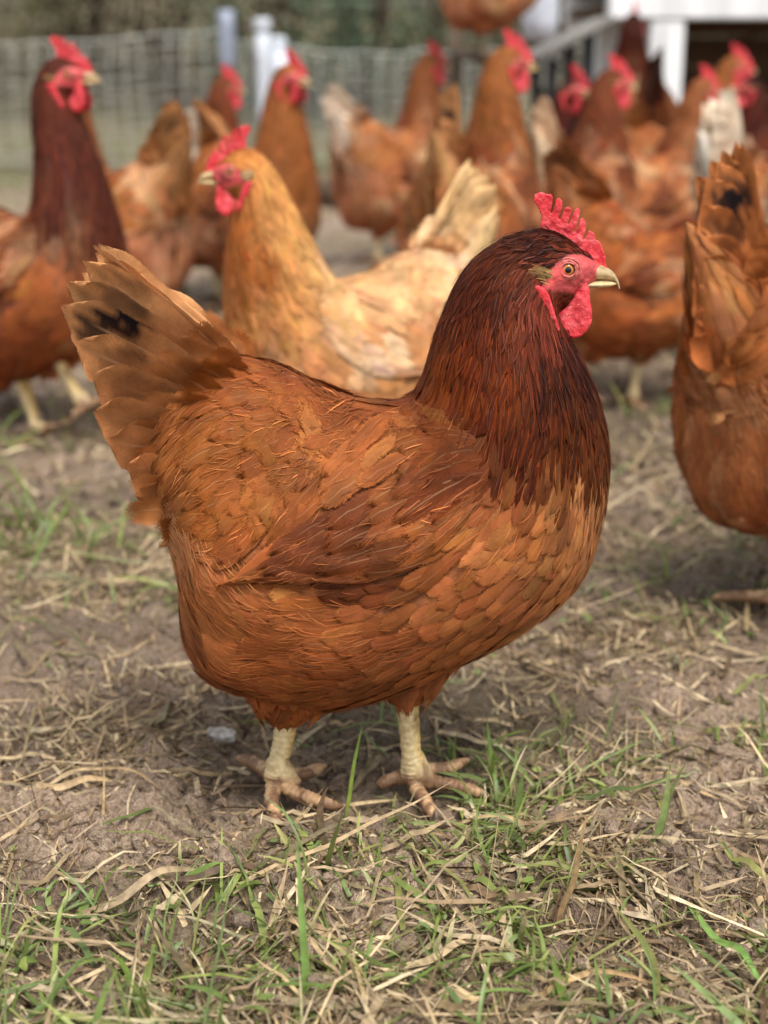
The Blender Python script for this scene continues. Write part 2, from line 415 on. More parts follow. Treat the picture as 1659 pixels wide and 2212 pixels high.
def scatter(n, y0, y1, half, keep):
    u = rng.random(n*3)
    y = y0*(y1/y0)**u; x = (rng.random(n*3)*2-1)*half*np.maximum(y, 0.55)
    k = rng.random(n*3) < keep(x, y)
    return x[k][:n], y[k][:n]
def make_straw():
    P = []
    # matted dead blades, near
    x, y = scatter(11000, 0.55, 1.5, 0.38, lambda x, y: np.clip(1.0-1.1*mudness(x, y), 0.04, 1)*np.clip(0.65+0.6*fbm(x*6+4, y*6, o=2), 0.15, 1))
    k = len(x)
    c = STRAW[rng.integers(0, len(STRAW), k)]*rng.uniform(0.6, 1.1, (k, 1))
    P.append(blades(x, y, rng.gamma(1.9, 0.0145, k)+0.006, rng.gamma(3, 0.00026, k)+0.0003, rng.uniform(0, 6.283, k), rng.normal(0.05, 0.15, k), rng.normal(0.06, 0.18, k), rng.normal(0, 0.10, k), c, c*1.1, 6, rng.uniform(-0.001, 0.003, k), 0.9))
    # wide torn leaves
    x, y = scatter(260, 0.55, 1.4, 0.38, lambda x, y: np.clip(1-0.9*mudness(x, y), 0.1, 1)); k = len(x)
    c = STRAW[rng.integers(0, len(STRAW), k)]*rng.uniform(0.7, 1.05, (k, 1))
    P.append(blades(x, y, rng.uniform(0.02, 0.07, k), rng.uniform(0.0016, 0.0030, k), rng.uniform(0, 6.283, k), rng.normal(0.12, 0.15, k), rng.normal(0.2, 0.2, k), rng.normal(0, 0.2, k), c, c, 7, rng.uniform(0.002, 0.008, k), 0.7))
    # farther
    x, y = scatter(6000, 1.4, 6.0, 0.36, lambda x, y: np.clip(0.55+0.9*fbm(x*3+4, y*3, o=2), 0.05, 1)); k = len(x)
    c = STRAW[rng.integers(0, len(STRAW), k)]*rng.uniform(0.55, 1.05, (k, 1))
    P.append(blades(x, y, rng.gamma(3.0, 0.010, k)+0.015, rng.uniform(0.001, 0.0026, k), rng.uniform(0, 6.283, k), rng.normal(0.12, 0.2, k), rng.normal(0.1, 0.2, k), rng.normal(0, 0.1, k), c, c, 5, rng.uniform(0.001, 0.008, k), 0.8))
    V, F = joinVF([(a, b) for a, b, _ in P]); Cc = np.concatenate([p[2] for p in P])
    o = add('dead_grass', mesh_np('dead_grass', V, F, [M['straw']], {'Col': ('FLOAT_COLOR', rgba(Cc))}), kind='stuff')
    tag(o, 'matted dead grass and straw lying on the mud', 'straw')
make_straw()
def make_grass():
    P = []
    def dens(x, y):
        px, py = px_of(x, y)
        d = 0.20+0.5*fbm(x*7+31, y*7, o=2)
        d = d+0.55*sstep(1750, 2150, py)*np.exp(-((px-500)/650)**2)
        d = d+0.8*np.exp(-((px-1100)/230)**2-((py-1700)/110)**2)+0.5*np.exp(-((px-850)/420)**2-((py-1830)/130)**2)+0.6*np.exp(-((px-770)/140)**2-((py-1620)/60)**2)
        return np.clip(d-1.0*mudness(x, y), 0.015, 1)
    x, y = scatter(380, 0.55, 1.45, 0.38, dens)
    nb = rng.integers(2, 8, len(x)); X = np.repeat(x, nb)+rng.normal(0, 0.006, nb.sum()); Yb = np.repeat(y, nb)+rng.normal(0, 0.006, nb.sum()); k = len(X)
    c = GREEN[rng.integers(0, len(GREEN), k)]*rng.uniform(0.6, 1.15, (k, 1))
    tip = c*1.15; dry = rng.random(k) < 0.25; tip[dry] = STRAW[0]
    P.append(blades(X, Yb, rng.gamma(3.2, 0.0075, k)+0.007, rng.gamma(4, 0.00022, k)+0.00035, rng.uniform(0, 6.283, k), rng.uniform(0.25, 1.35, k), rng.uniform(0.1, 1.3, k), rng.normal(0, 0.2, k), c, tip, 7, 0.0, 0.0))
    # blades lying flat among the straw
    x, y = scatter(800, 0.55, 1.45, 0.38, dens); k = len(x)
    c = GREEN[rng.integers(0, len(GREEN), k)]*rng.uniform(0.5, 1.05, (k, 1))
    P.append(blades(x, y, rng.gamma(3.0, 0.012, k)+0.02, rng.gamma(4, 0.00022, k)+0.0004, rng.uniform(0, 6.283, k), rng.normal(0.22, 0.2, k), rng.normal(0.35, 0.3, k), rng.normal(0, 0.2, k), c, c*1.1, 6, rng.uniform(0.001, 0.006, k), 0.7))
    # clover-like tiny leaves
    x, y = scatter(700, 0.55, 1.3, 0.38, dens); k = len(x)
    c = GREEN[rng.integers(0, len(GREEN), k)]*rng.uniform(0.6, 1.1, (k, 1))
    P.append(blades(x, y, rng.uniform(0.005, 0.012, k), rng.uniform(0.0015, 0.0032, k), rng.uniform(0, 6.283, k), rng.uniform(0.0, 0.6, k), rng.uniform(0.1, 0.6, k), rng.normal(0, 0.1, k), c, c, 5, rng.uniform(0.001, 0.006, k), 0.3))
    # farther tufts
    x, y = scatter(800, 1.4, 7.5, 0.36, lambda x, y: np.clip(0.04+0.6*fbm(x*3+31, y*3, o=2)+0.8*sstep(4.5, 6.5, y), 0.01, 1))
    nb = rng.integers(3, 8, len(x)); X = np.repeat(x, nb)+rng.normal(0, 0.012, nb.sum()); Yb = np.repeat(y, nb)+rng.normal(0, 0.012, nb.sum()); k = len(X)
    c = GREEN[rng.integers(0, len(GREEN), k)]*rng.uniform(0.6, 1.1, (k, 1))
    P.append(blades(X, Yb, rng.gamma(3.2, 0.012, k)+0.015, rng.uniform(0.001, 0.003, k), rng.uniform(0, 6.283, k), rng.uniform(0.3, 1.3, k), rng.uniform(0.1, 1.2, k), rng.normal(0, 0.2, k), c, c*1.1, 4, 0.0, 0.0))
    V, F = joinVF([(a, b) for a, b, _ in P]); Cc = np.concatenate([p[2] for p in P])
    o = add('grass', mesh_np('grass', V, F, [M['grass']], {'Col': ('FLOAT_COLOR', rgba(Cc))}), kind='stuff')
    tag(o, 'short sparse green grass growing through the mud', 'grass')
make_grass()
def make_crumbs():
    bm = bmesh.new(); bmesh.ops.create_icosphere(bm, subdivisions=2, radius=1.0); bm.verts.ensure_lookup_table()
    U = np.array([v.co[:] for v in bm.verts]); T3 = np.array([[v.index for v in f.verts] for f in bm.faces]); bm.free()
    x1, y1 = scatter(800, 0.55, 1.5, 0.38, lambda x, y: np.clip(0.25+0.6*mudness(x, y)+0.6*fbm(x*11, y*11, o=2), 0.03, 1)); x2, y2 = scatter(700, 1.5, 3.5, 0.36, lambda x, y: np.full(len(x), .5))
    x, y = np.concatenate([x1, x2]), np.concatenate([y1, y2]); n = len(x)
    rad = rng.gamma(2.2, 0.0010, n)+0.0008; rad[len(x1):] *= 2.2
    S_ = rng.uniform(.6, 1.3, (n, 1, 3))*rad[:, None, None]
    W_ = U[None]*S_; ph = rng.uniform(0, 50, (n, 1)); nz = fbm(U[None, :, 0]*1.6+ph, U[None, :, 1]*1.6, U[None, :, 2]*1.6, 2)
    W_ = W_*(1+0.45*nz)[..., None]
    V = W_+np.stack([x, y, ground_z(x, y)+rad*.3], -1)[:, None]
    F = (T3[None]+np.arange(n)[:, None, None]*len(U)).reshape(-1, 3)
    o = add('soil_crumbs', mesh_np('soil_crumbs', V, F, [M['mud']], {'grass': ('FLOAT', np.zeros(n*len(U))), 'wet': ('FLOAT', np.repeat(rng.uniform(0, .7, n), len(U)))}), kind='stuff'); tag(o, 'small crumbs of soil scattered over the mud', 'soil')
make_crumbs()
# ------------------------------------------------------------------ the hen
XC = float(on_plane(760, 1100)[0])
def loc_xz(p):                              # profile point (px of the 1659 x 2212 frame) -> hen-local x, z in metres
    p = np.asarray(p, float); x, z = on_plane(p[..., 0], p[..., 1]); return np.stack([x-XC, z], -1)
SEC = [  # tail end -> beak: top x,y  bottom x,y  half width
    (196, 640, 197, 644, .001), (262, 668, 262, 850, .011), (350, 725, 318, 1005, .026), (415, 785, 356, 1085, .043), (505, 776, 402, 1215, .061), (605, 799, 424, 1385, .077),
    (700, 844, 510, 1482, .085), (800, 869, 715, 1512, .087), (880, 869, 925, 1440, .084), (912, 825, 1130, 1340, .078),
    (932, 768, 1250, 1240, .072), (948, 715, 1300, 1105, .064), (965, 668, 1312, 985, .056), (985, 622, 1296, 885, .048),
    (1010, 580, 1266, 805, .040), (1045, 545, 1240, 755, .033), (1085, 520, 1222, 722, .0275), (1125, 505, 1206, 694, .0235),
    (1170, 497, 1206, 672, .0205), (1215, 510, 1228, 655, .0175), (1252, 538, 1250, 636, .0140), (1283, 560, 1266, 624, .0095),
    (1302, 573, 1276, 618, .0055)]
SEC = np.array(SEC, float)
NSEC = len(SEC); OFF = 2
HP = np.array([1150.0, 600.0])              # head pivot in the profile
NU, NV = 330, 96
def rot2(p, a):
    c, s = math.cos(a), math.sin(a); return np.stack([p[..., 0]*c-p[..., 1]*s, p[..., 0]*s+p[..., 1]*c], -1)
def pose_sections(head=(0, 0), pitch=0.0):
    """head: shift of the head in profile px; pitch: degrees nose down."""
    S = SEC.copy()
    if head == (0, 0) and pitch == 0: return S
    for k in range(13+OFF, NSEC):
        A = SEC[k].copy(); f = np.interp(k-OFF, [13, 14, 15, 16], [.74, .83, .94, 1.0]) if head[1] < -90 else 1.0
        m = (A[0:2]+A[2:4])/2; m = m+np.array((8.0, -4.0))*(1-f)/.3
        A[0:2] = m+(A[0:2]-m)*f; A[2:4] = m+(A[2:4]-m)*f; S[k, 4] = A[4]*(0.35+0.65*f)
        for c in (0, 2): S[k, c:c+2] = rot2(A[c:c+2]-HP, R(pitch))+HP+np.array(head, float)
    for c in (0, 2):
        a7, a13 = 7+OFF, 13+OFF; p0, p1 = S[a7, c:c+2], S[a13, c:c+2]; d = np.linalg.norm(p1-p0)
        t0 = S[a7, c:c+2]-S[a7-1, c:c+2]; t0 = t0/np.linalg.norm(t0)*d*(1.0 if c == 0 else 0.75)
        t1 = S[a13+1, c:c+2]-S[a13, c:c+2]; t1 = t1/np.linalg.norm(t1)*d*0.9
        for k in range(8, 13):
            f = (k-7)/6.0
            if head[1] < -90: S[k+OFF, 4] = SEC[k+OFF, 4]*(1-0.22*f)
            S[k+OFF, c:c+2] = (2*f**3-3*f**2+1)*p0+(f**3-2*f**2+f)*t0+(-2*f**3+3*f**2)*p1+(f**3-f**2)*t1
    return S
def build_grid(S, yaw=0.0):
    xz = np.concatenate([loc_xz(S[:, 0:2]), loc_xz(S[:, 2:4]), S[:, 4:5]], 1)
    D, kk = catmull(xz, NU); kk = kk-OFF
    D, kk = D[::-1], kk[::-1]               # row 0 = beak end
    top, bot, hw = D[:, 0:2], D[:, 2:4], np.maximum(D[:, 4], 0.0006)
    c = (top+bot)/2; up = (top-bot)/2
    an = np.arange(NV)*2*np.pi/NV
    body = sstep(9.5, 5, kk)                # pear section on the trunk
    wv = hw[:, None]*np.sin(an)[None]*(1-0.16*body[:, None]*np.cos(an)[None])
    P = np.zeros((NU, NV, 3))
    P[..., 0] = c[:, 0, None]+up[:, 0, None]*np.cos(an); P[..., 2] = c[:, 1, None]+up[:, 1, None]*np.cos(an); P[..., 1] = wv
    # loose fluff swells and dips
    q = fbm(P[..., 0]*17+4.1, P[..., 2]*17, P[..., 1]*17, 2); am = 0.010+0.085*sstep(6.5, 4, kk)[:, None]*sstep(.2, -.5, np.cos(an))[None]*sstep(-.5, 1.5, kk)[:, None]
    g = 1+am*q; ctr = c[:, None, :]
    P[..., 0] = ctr[..., 0]+(P[..., 0]-ctr[..., 0])*g; P[..., 2] = ctr[..., 1]+(P[..., 2]-ctr[..., 1])*g; P[..., 1] *= g
    if yaw:
        xp = (c[np.argmin(np.abs(kk-13)), 0])
        w = sstep(8, 14, kk)[:, None]*R(yaw)
        dx, dy = P[..., 0]-xp, P[..., 1].copy()
        P[..., 0] = xp+dx*np.cos(w)-dy*np.sin(w); P[..., 1] = dx*np.sin(w)+dy*np.cos(w)
        return P, kk, xp
    return P, kk, 0.0
class Surf:
    def __init__(s, P, cyc=True, flip=1):
        s.P = P; s.cyc = cyc; s.nu, s.nv = P.shape[:2]
        s.Pu = np.gradient(P, axis=0)
        s.Pv = (np.roll(P, -1, 1)-np.roll(P, 1, 1))/2 if cyc else np.gradient(P, axis=1)
        N = np.cross(s.Pu, s.Pv); N /= np.linalg.norm(N, axis=-1, keepdims=True)+1e-12
        s.N = N*flip
        s.mu = np.linalg.norm(s.Pu, axis=-1); s.mv = np.linalg.norm(s.Pv, axis=-1)
    def look(s, A, u, v):
        uc = np.clip(u, 0, s.nu-1.0001); i = uc.astype(int); f = uc-i
        if s.cyc: vc = np.mod(v, s.nv); j = vc.astype(int) % s.nv; g = vc-np.floor(vc); j2 = (j+1) % s.nv
        else: vc = np.clip(v, 0, s.nv-1.0001); j = vc.astype(int); g = vc-j; j2 = j+1
        if A.ndim == 3: f, g = f[..., None], g[..., None]
        return (A[i, j]*(1-g)+A[i, j2]*g)*(1-f)+(A[i+1, j]*(1-g)+A[i+1, j2]*g)*f
    def ev(s, u, v):
        if not s.cyc: v = np.clip(v, -1.2, s.nv+0.2)
        P = s.look(s.P, u, v); N = s.look(s.N, u, v)
        ou = np.where(u > s.nu-1, u-(s.nu-1), np.where(u < 0, u, 0))
        P = P+s.look(s.Pu, u, v)*ou[..., None]
        if not s.cyc:
            ov = np.where(v > s.nv-1, v-(s.nv-1), np.where(v < 0, v, 0)); P = P+s.look(s.Pv, u, v)*ov[..., None]
        return P, N/(np.linalg.norm(N, axis=-1, keepdims=True)+1e-9)

PROF = {'round': ([0, .15, .4, .65, .82, .92, 1], [.35, .75, 1, 1.02, .92, .72, .34]),
        'hackle': ([0, .2, .45, .7, .9, 1], [.4, .9, 1, .8, .4, .05]),
        'long': ([0, .15, .4, .7, .84, .92, .97, 1], [.3, .65, .92, 1, .93, .76, .52, .22])}
def feathers(S, u0, v0, L, W, lift, phi, cA, cB, prof='round', nT=8, nS=5, serr=0.025, cup=0.30, hbase=0.0006, fluff=0.0, tipc=None, r=rng):
    """Feathers laid along the surface: root at (u0, v0), pointing down u. Returns V, F, attrs."""
    k = len(u0); t = np.linspace(0, 1, nT)**0.85; sg = np.linspace(-1, 1, nS)
    wp = np.interp(t, *PROF[prof])
    mu = S.look(S.mu, u0, v0)+1e-6; mv = np.maximum(S.look(S.mv, u0, v0), 2e-4)
    ww = wp[None]*(1+serr*r.normal(0, 1, (k, nT)))
    a = L[:, None, None]*t[None, :, None]*np.ones((1, 1, nS))
    b = W[:, None, None]*ww[:, :, None]*sg[None, None]
    # tips: round shoulders + ragged barbs
    edge = (np.abs(sg)**2)[None, None]*(t**3)[None, :, None]
    a = a-0.16*L[:, None, None]*edge + L[:, None, None]*serr*0.35*r.normal(0, 1, (k, nT, nS))*(t**2)[None, :, None]*(0.4+np.abs(sg))[None, None]
    bend = r.normal(0, 0.18, k)[:, None, None]*(t**2)[None, :, None]*L[:, None, None]*0.5
    b = b+bend
    c, s_ = np.cos(phi)[:, None, None], np.sin(phi)[:, None, None]
    aa, bb = a*c-b*s_, a*s_+b*c
    P, N = S.ev(u0[:, None, None]+aa/mu[:, None, None], v0[:, None, None]+bb/mv[:, None, None])
    h = hbase+lift[:, None, None]*(t**0.9*(1-0.42*t**3))[None, :, None]-cup*W[:, None, None]*(sg**2)[None, None]*(0.3+0.7*t)[None, :, None]*0.5
    h = h+fluff*r.normal(0, 1, (k, 1, 1))*(t**2)[None, :, None]*L[:, None, None]
    V = P+N*h[..., None]
    F = gridF(nT, nS); F = (F[None]+np.arange(k)[:, None, None]*nT*nS).reshape(-1, 4)
    uv = np.stack(np.broadcast_arrays((sg*0.5+0.5)[None, None], t[None, :, None]*np.ones((k, 1, 1))), -1)
    one = np.ones((k, nT, nS, 1))
    A = cA[:, None, None, :]*one; B = cB[:, None, None, :]*one
    if tipc is not None:
        q = (sstep(0.72, 1.0, t)[None, :, None, None])*one
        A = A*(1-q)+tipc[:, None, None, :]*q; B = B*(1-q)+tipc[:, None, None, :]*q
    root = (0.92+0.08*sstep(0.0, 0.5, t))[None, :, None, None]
    return V.reshape(-1, 3), F, (A*root).reshape(-1, 3), (B*root).reshape(-1, 3), uv.reshape(-1, 2)
def feather_mesh(name, parts, mat):
    V, F = joinVF([(p[0], p[1]) for p in parts])
    A, B, U = (np.concatenate([p[i] for p in parts]) for i in (2, 3, 4))
    return mesh_np(name, V, F, [mat], {'Col': ('FLOAT_COLOR', rgba(A)), 'Col2': ('FLOAT_COLOR', rgba(B)), 'fuv': ('FLOAT2', U)})

# --- canonical body, used for colours and feather layout of every hen
CP, CK, _ = build_grid(SEC)
CS = Surf(CP)
if (CS.N[150, 0, 2] < 0): CS = Surf(CP, flip=-1)
FLIP = 1 if Surf(CP).N[150, 0, 2] > 0 else -1
def kz(k, cv):
    """Feather size by section number k and cos(v) (1 = back, -1 = belly): half width, length, lift."""
    low = sstep(0.25, -0.35, cv)
    W = np.interp(k, [0, 4, 6.5, 8.2, 9.5, 12, 14, 15.5, 17, 20], [.0058, .0058, .0062, .0052, .0028, .0019, .0015, .0011, .0009, .0007])
    Ln = np.interp(k, [0, 4, 6.5, 8.2, 9.5, 12, 14, 15.5, 17, 20], [.032, .034, .030, .030, .032, .028, .022, .014, .009, .006])
    W = W*(1+0.15*low); Ln = Ln*(1-0.18*low*sstep(4, 7, k))
    lift = np.interp(k, [0, 5, 9, 13, 15.5, 20], [.0022, .0022, .0019, .0017, .0012, .0009])
    return W, Ln, lift
def face_mask(x, z):
    """1 on the bare red skin of the face (hen-local x, z of the canonical head)."""
    poly = loc_xz(np.array([(1158, 612), (1172, 575), (1200, 556), (1228, 543), (1255, 548), (1285, 562), (1312, 574), (1312, 640), (1262, 640), (1248, 634), (1222, 622), (1196, 618), (1180, 612), (1168, 622)], float))
    inside = np.zeros(np.shape(x), bool); n = len(poly); j = n-1
    for i in range(n):
        xi, zi, xj, zj = poly[i, 0], poly[i, 1], poly[j, 0], poly[j, 1]
        inside ^= ((zi > z) != (zj > z)) & (x < (xj-xi)*(z-zi)/(zj-zi+1e-12)+xi); j = i
    return inside
def poisson(fac, seed):
    r = np.random.default_rng(seed)
    area = CS.mu*CS.mv; cv = np.cos(np.arange(NV)*2*np.pi/NV)[None]*np.ones((NU, 1))
    W, _, _ = kz(CK[:, None]*np.ones((1, NV)), cv); rad = np.maximum(W*1.22*fac, 0.00155)
    wgt = (area/rad**2).ravel(); n = int(wgt.sum()*2.2)
    idx = r.choice(len(wgt), n, p=wgt/wgt.sum())
    u = idx//NV+r.random(n); v = idx % NV+r.random(n)
    u = np.clip(u, 0, NU-1.01)
    P, _ = CS.ev(u, v); rd = rad.ravel()[idx]
    cell = 0.004*max(fac, 0.6); H = {}; keep = []
    Q = np.floor(P/cell).astype(int)
    Pl = P.tolist(); Ql = Q.tolist(); rl = rd.tolist()
    for i in range(n):
        qx, qy, qz = Ql[i]; ri = rl[i]; m = int(ri/cell)+1; ok = True; p = Pl[i]
        for ax in range(qx-m, qx+m+1):
            for ay in range(qy-m, qy+m+1):
                for az in range(qz-m, qz+m+1):
                    for jj in H.get((ax, ay, az), ()):
                        w = Pl[jj]; d = (w[0]-p[0])**2+(w[1]-p[1])**2+(w[2]-p[2])**2
                        if d < ri*ri: ok = False; break
                    if not ok: break
                if not ok: break
            if not ok: break
        if ok: H.setdefault((qx, qy, qz), []).append(i); keep.append(i)
    keep = np.array(keep); u, v = u[keep], v[keep]
    Pc, _ = CS.ev(u, v)
    ok = ~face_mask(Pc[:, 0], Pc[:, 2]) & (u < 0.955*NU)
    kk = np.interp(u, np.arange(NU), CK); ok &= kk < 19.2
    return u[ok], v[ok]
LAYOUT = {}
def layout(fac):
    if fac not in LAYOUT: LAYOUT[fac] = poisson(fac, int(fac*100))
    return LAYOUT[fac]

# --- colours: sites over the profile (px), display-like sRGB of the plumage, lit and shaded tones painted in
SITES_RUST = [(1205, 655, (176, 96, 78)), (1100, 540, (100, 54, 32)), (1180, 520, (66, 36, 25)), (1050, 690, (122, 62, 28)), (1200, 770, (70, 38, 28)), (1000, 800, (142, 74, 30)), (940, 860, (150, 80, 34)),
    (1150, 930, (106, 54, 28)), (1080, 870, (120, 60, 28)), (1240, 930, (96, 54, 32)), (1290, 960, (120, 70, 40)), (950, 935, (206, 136, 74)), (800, 930, (190, 116, 58)), (1000, 1000, (146, 80, 38)),
    (820, 1080, (124, 66, 31)), (750, 1180, (108, 56, 28)), (880, 1190, (116, 62, 30)), (660, 1090, (186, 112, 56)), (580, 1190, (188, 112, 58)), (950, 1120, (178, 108, 54)), (1120, 1120, (180, 112, 58)), (1290, 1090, (180, 120, 70)), (1210, 1250, (178, 114, 64)),
    (1000, 1330, (174, 106, 56)), (700, 1350, (176, 104, 52)), (450, 1300, (188, 120, 66)), (600, 1480, (168, 98, 50)), (900, 1470, (162, 96, 50)), (500, 900, (186, 114, 50)), (650, 850, (176, 102, 50)),
    (400, 950, (194, 126, 66)), (480, 1130, (176, 104, 44)), (372, 1215, (206, 152, 98)), (800, 870, (160, 88, 44)), (600, 980, (172, 104, 40))]
SITES_BUFF = [(1100, 540, (226, 172, 98)), (1200, 520, (214, 148, 80)), (1050, 690, (236, 188, 112)), (1200, 770, (196, 122, 60)), (1000, 800, (238, 196, 124)), (1150, 940, (230, 176, 106)), (1290, 960, (222, 164, 100)),
    (950, 935, (232, 196, 140)), (800, 930, (226, 190, 136)), (820, 1080, (208, 160, 104)), (750, 1180, (196, 142, 90)), (950, 1150, (214, 164, 108)), (1120, 1120, (218, 166, 108)), (1210, 1250, (210, 158, 100)),
    (700, 1350, (214, 164, 104)), (450, 1300, (226, 186, 130)), (600, 1480, (200, 150, 94)), (500, 900, (220, 176, 118)), (650, 850, (230, 196, 144)), (400, 950, (226, 190, 136)), (480, 1130, (220, 176, 118))]
def site_colour(sites, xyz):
    P = np.array([s[:2] for s in sites], float); Cc = lin(np.array([s[2] for s in sites]))
    if sites is SITES_RUST:                  # chestnut: deep on the neck, rich on back and wing, lighter below
        Cc = Cc*np.array([(.52, .38, .24) if (x > 925 and y < 1010 and (x, y) != (950, 935)) else (.66, .57, .42) if (y < 1200 and x < 960) else (.92, .84, .72) for x, y in P])
    f, g = px_of(xyz[:, 0]+XC, Y0-np.abs(xyz[:, 1]), xyz[:, 2])
    f = f+26*vnoise(xyz[:, 0]*310, xyz[:, 2]*310, xyz[:, 1]*310); g = g+75*vnoise(xyz[:, 0]*330+7, xyz[:, 2]*60, xyz[:, 1]*330)   # ragged colour borders
    d2 = (f[:, None]-P[None, :, 0])**2+(g[:, None]-P[None, :, 1])**2
    w = 1/(d2+36.0**2)**1.9; w /= w.sum(1, keepdims=True)
    c = w@Cc
    return c*np.array([.94, .95, 1.20])
PAL = {  # site table, multiplier, hackle tint toward, amount
    'rust': (SITES_RUST, (1, 1, 1), None, 0), 'brown': (SITES_RUST, (1.0, 1.05, 1.3), (120, 62, 34), .7), 'buff': (SITES_BUFF, (.90, .72, .54), None, 0),
    'dark': (SITES_RUST, (.6, .5, .55), None, 0), 'redneck': (SITES_RUST, (.85, .72, .7), (78, 36, 26), .7), 'chestnut': (SITES_RUST, (1.0, .92, .95), (106, 50, 28), .7),
    'orange': (SITES_RUST, (1.1, 1.2, 1.6), (168, 100, 50), .8), 'tan': (SITES_RUST, (1.25, 1.45, 2.1), (152, 90, 50), .8),
    'cream': (SITES_BUFF, (1.1, 1.15, 1.2), None, 0)}
TAILC = [None]; MOTT = [0.0, 0.0]
def plumage_colour(pal, xz, k):
    sites, mul, tint, am = PAL[pal]
    c = site_colour(sites, xz)*np.array(mul)
    q = fbm(xz[:, 0]*48, xz[:, 2]*48, xz[:, 1]*48+11, 2); c = c*(1+0.24*q)[:, None]*np.stack([np.ones(len(q)), 1+0.08*q, 1+0.10*q], -1)   # golden and rusty feathers side by side
    if tint is not None:
        w = (am*sstep(7.5, 10, k))[:, None]; c = c*(1-w)+lin(tint)*w
    if MOTT[0] > 0:
        q = fbm(xz[:, 0]*26+MOTT[1], xz[:, 2]*26, xz[:, 1]*26, 2); w = (MOTT[0]*sstep(0.15, 0.75, q)*sstep(11, 8, k))[:, None]; c = c*(1-w)+lin((222, 192, 152) if pal == 'buff' else (206, 166, 124))*w
    if TAILC[0] is not None:
        w = sstep(1.3, 0.2, k)[:, None]; c = c*(1-w)+TAILC[0]*w
    return c

# --- overlay patches: the folded wing and the saddle drape
def body_y(x, z):
    H = CP[:, 1:NV//2:2].reshape(-1, 3)
    H = H[CP[:, 1:NV//2:2, 0].ravel() < 0.2]
    out = np.zeros(x.size); xf, zf = x.ravel(), z.ravel()
    for i in range(x.size):
        d = (H[:, 0]-xf[i])**2+(H[:, 2]-zf[i])**2; j = np.argpartition(d, 5)[:5]; w = 1/(d[j]+1e-7); out[i] = (w*H[j, 1]).sum()/w.sum()
    return out.reshape(x.shape)
WING_PX = [[(1010, 915), (1040, 975), (1045, 1050), (1020, 1110)], [(935, 885), (975, 975), (985, 1085), (965, 1175)], [(840, 895), (890, 1010), (905, 1135), (880, 1232)],
           [(740, 955), (790, 1070), (805, 1175), (780, 1258)], [(650, 1050), (690, 1135), (705, 1215), (690, 1262)], [(580, 1135), (605, 1190), (620, 1235), (612, 1258)], [(508, 1235), (520, 1244), (535, 1250), (545, 1252)]]
SADDLE_PX = [[(760, 868), (790, 900), (800, 960)], [(690, 845), (710, 930), (720, 1010)], [(610, 812), (620, 930), (640, 1070)], [(530, 795), (530, 950), (580, 1140)], [(455, 800), (450, 980), (530, 1190)], [(390, 850), (390, 1030), (480, 1225)], [(335, 935), (352, 1080), (440, 1215)], [(305, 1010), (338, 1120), (400, 1195)]]
def patch(px, nu, nv, base, bulge):
    A = np.array(px, float)
    B = np.stack([catmull(A[i], nv)[0] for i in range(len(A))])
    C = np.stack([catmull(B[:, j], nu)[0] for j in range(nv)], 1)
    y = np.full(C.shape[:2], .07)
    for _ in range(3):                      # px readings taken at the depth where the patch lies
        x_, z_ = on_plane(C[..., 0], C[..., 1], Y0-y-.006); xz = np.stack([x_-XC, z_], -1); y = body_y(xz[..., 0], xz[..., 1])
    y[1:-1, 1:-1] = (y[:-2, 1:-1]+y[2:, 1:-1]+y[1:-1, :-2]+y[1:-1, 2:]+y[1:-1, 1:-1]*2)/6
    s = np.linspace(0, 1, nu)[:, None]; t = np.linspace(0, 1, nv)[None]
    y = y+base(s, t)+bulge*np.sin(np.pi*np.clip(s*0.9+0.02, 0, 1))*np.sin(np.pi*np.clip(t*0.9+0.05, 0, 1))
    return np.stack([xz[..., 0], y, xz[..., 1]], -1)
WINGP = patch(WING_PX, 60, 30, lambda s, t: 0.0006+0.0032*s, 0.002)
SADP = patch(SADDLE_PX, 50, 30, lambda s, t: 0.0008+0.003*s*t, 0.002)
def side_surf(P, side):
    Q = P.copy(); Q[..., 1] *= side
    S = Surf(Q, False); 
    if S.N[25, 15, 1]*side < 0: S = Surf(Q, False, -1)
    return S
def surf_mesh(name, S, col, mat):           # the sheet under the feathers
    return mesh_np(name, S.P-S.N*0.001, gridF(S.nu, S.nv), [mat], {'Col': ('FLOAT_COLOR', rgba(np.broadcast_to(col, (S.nu*S.nv, 3)))), 'skin': ('FLOAT', np.zeros(S.nu*S.nv))})

def jit(c, r, a=0.11):
    return np.clip(c*(1+a*r.normal(0, 1, (len(c), 1)))*(1+0.05*r.normal(0, 1, c.shape)), 0.004, 0.9)

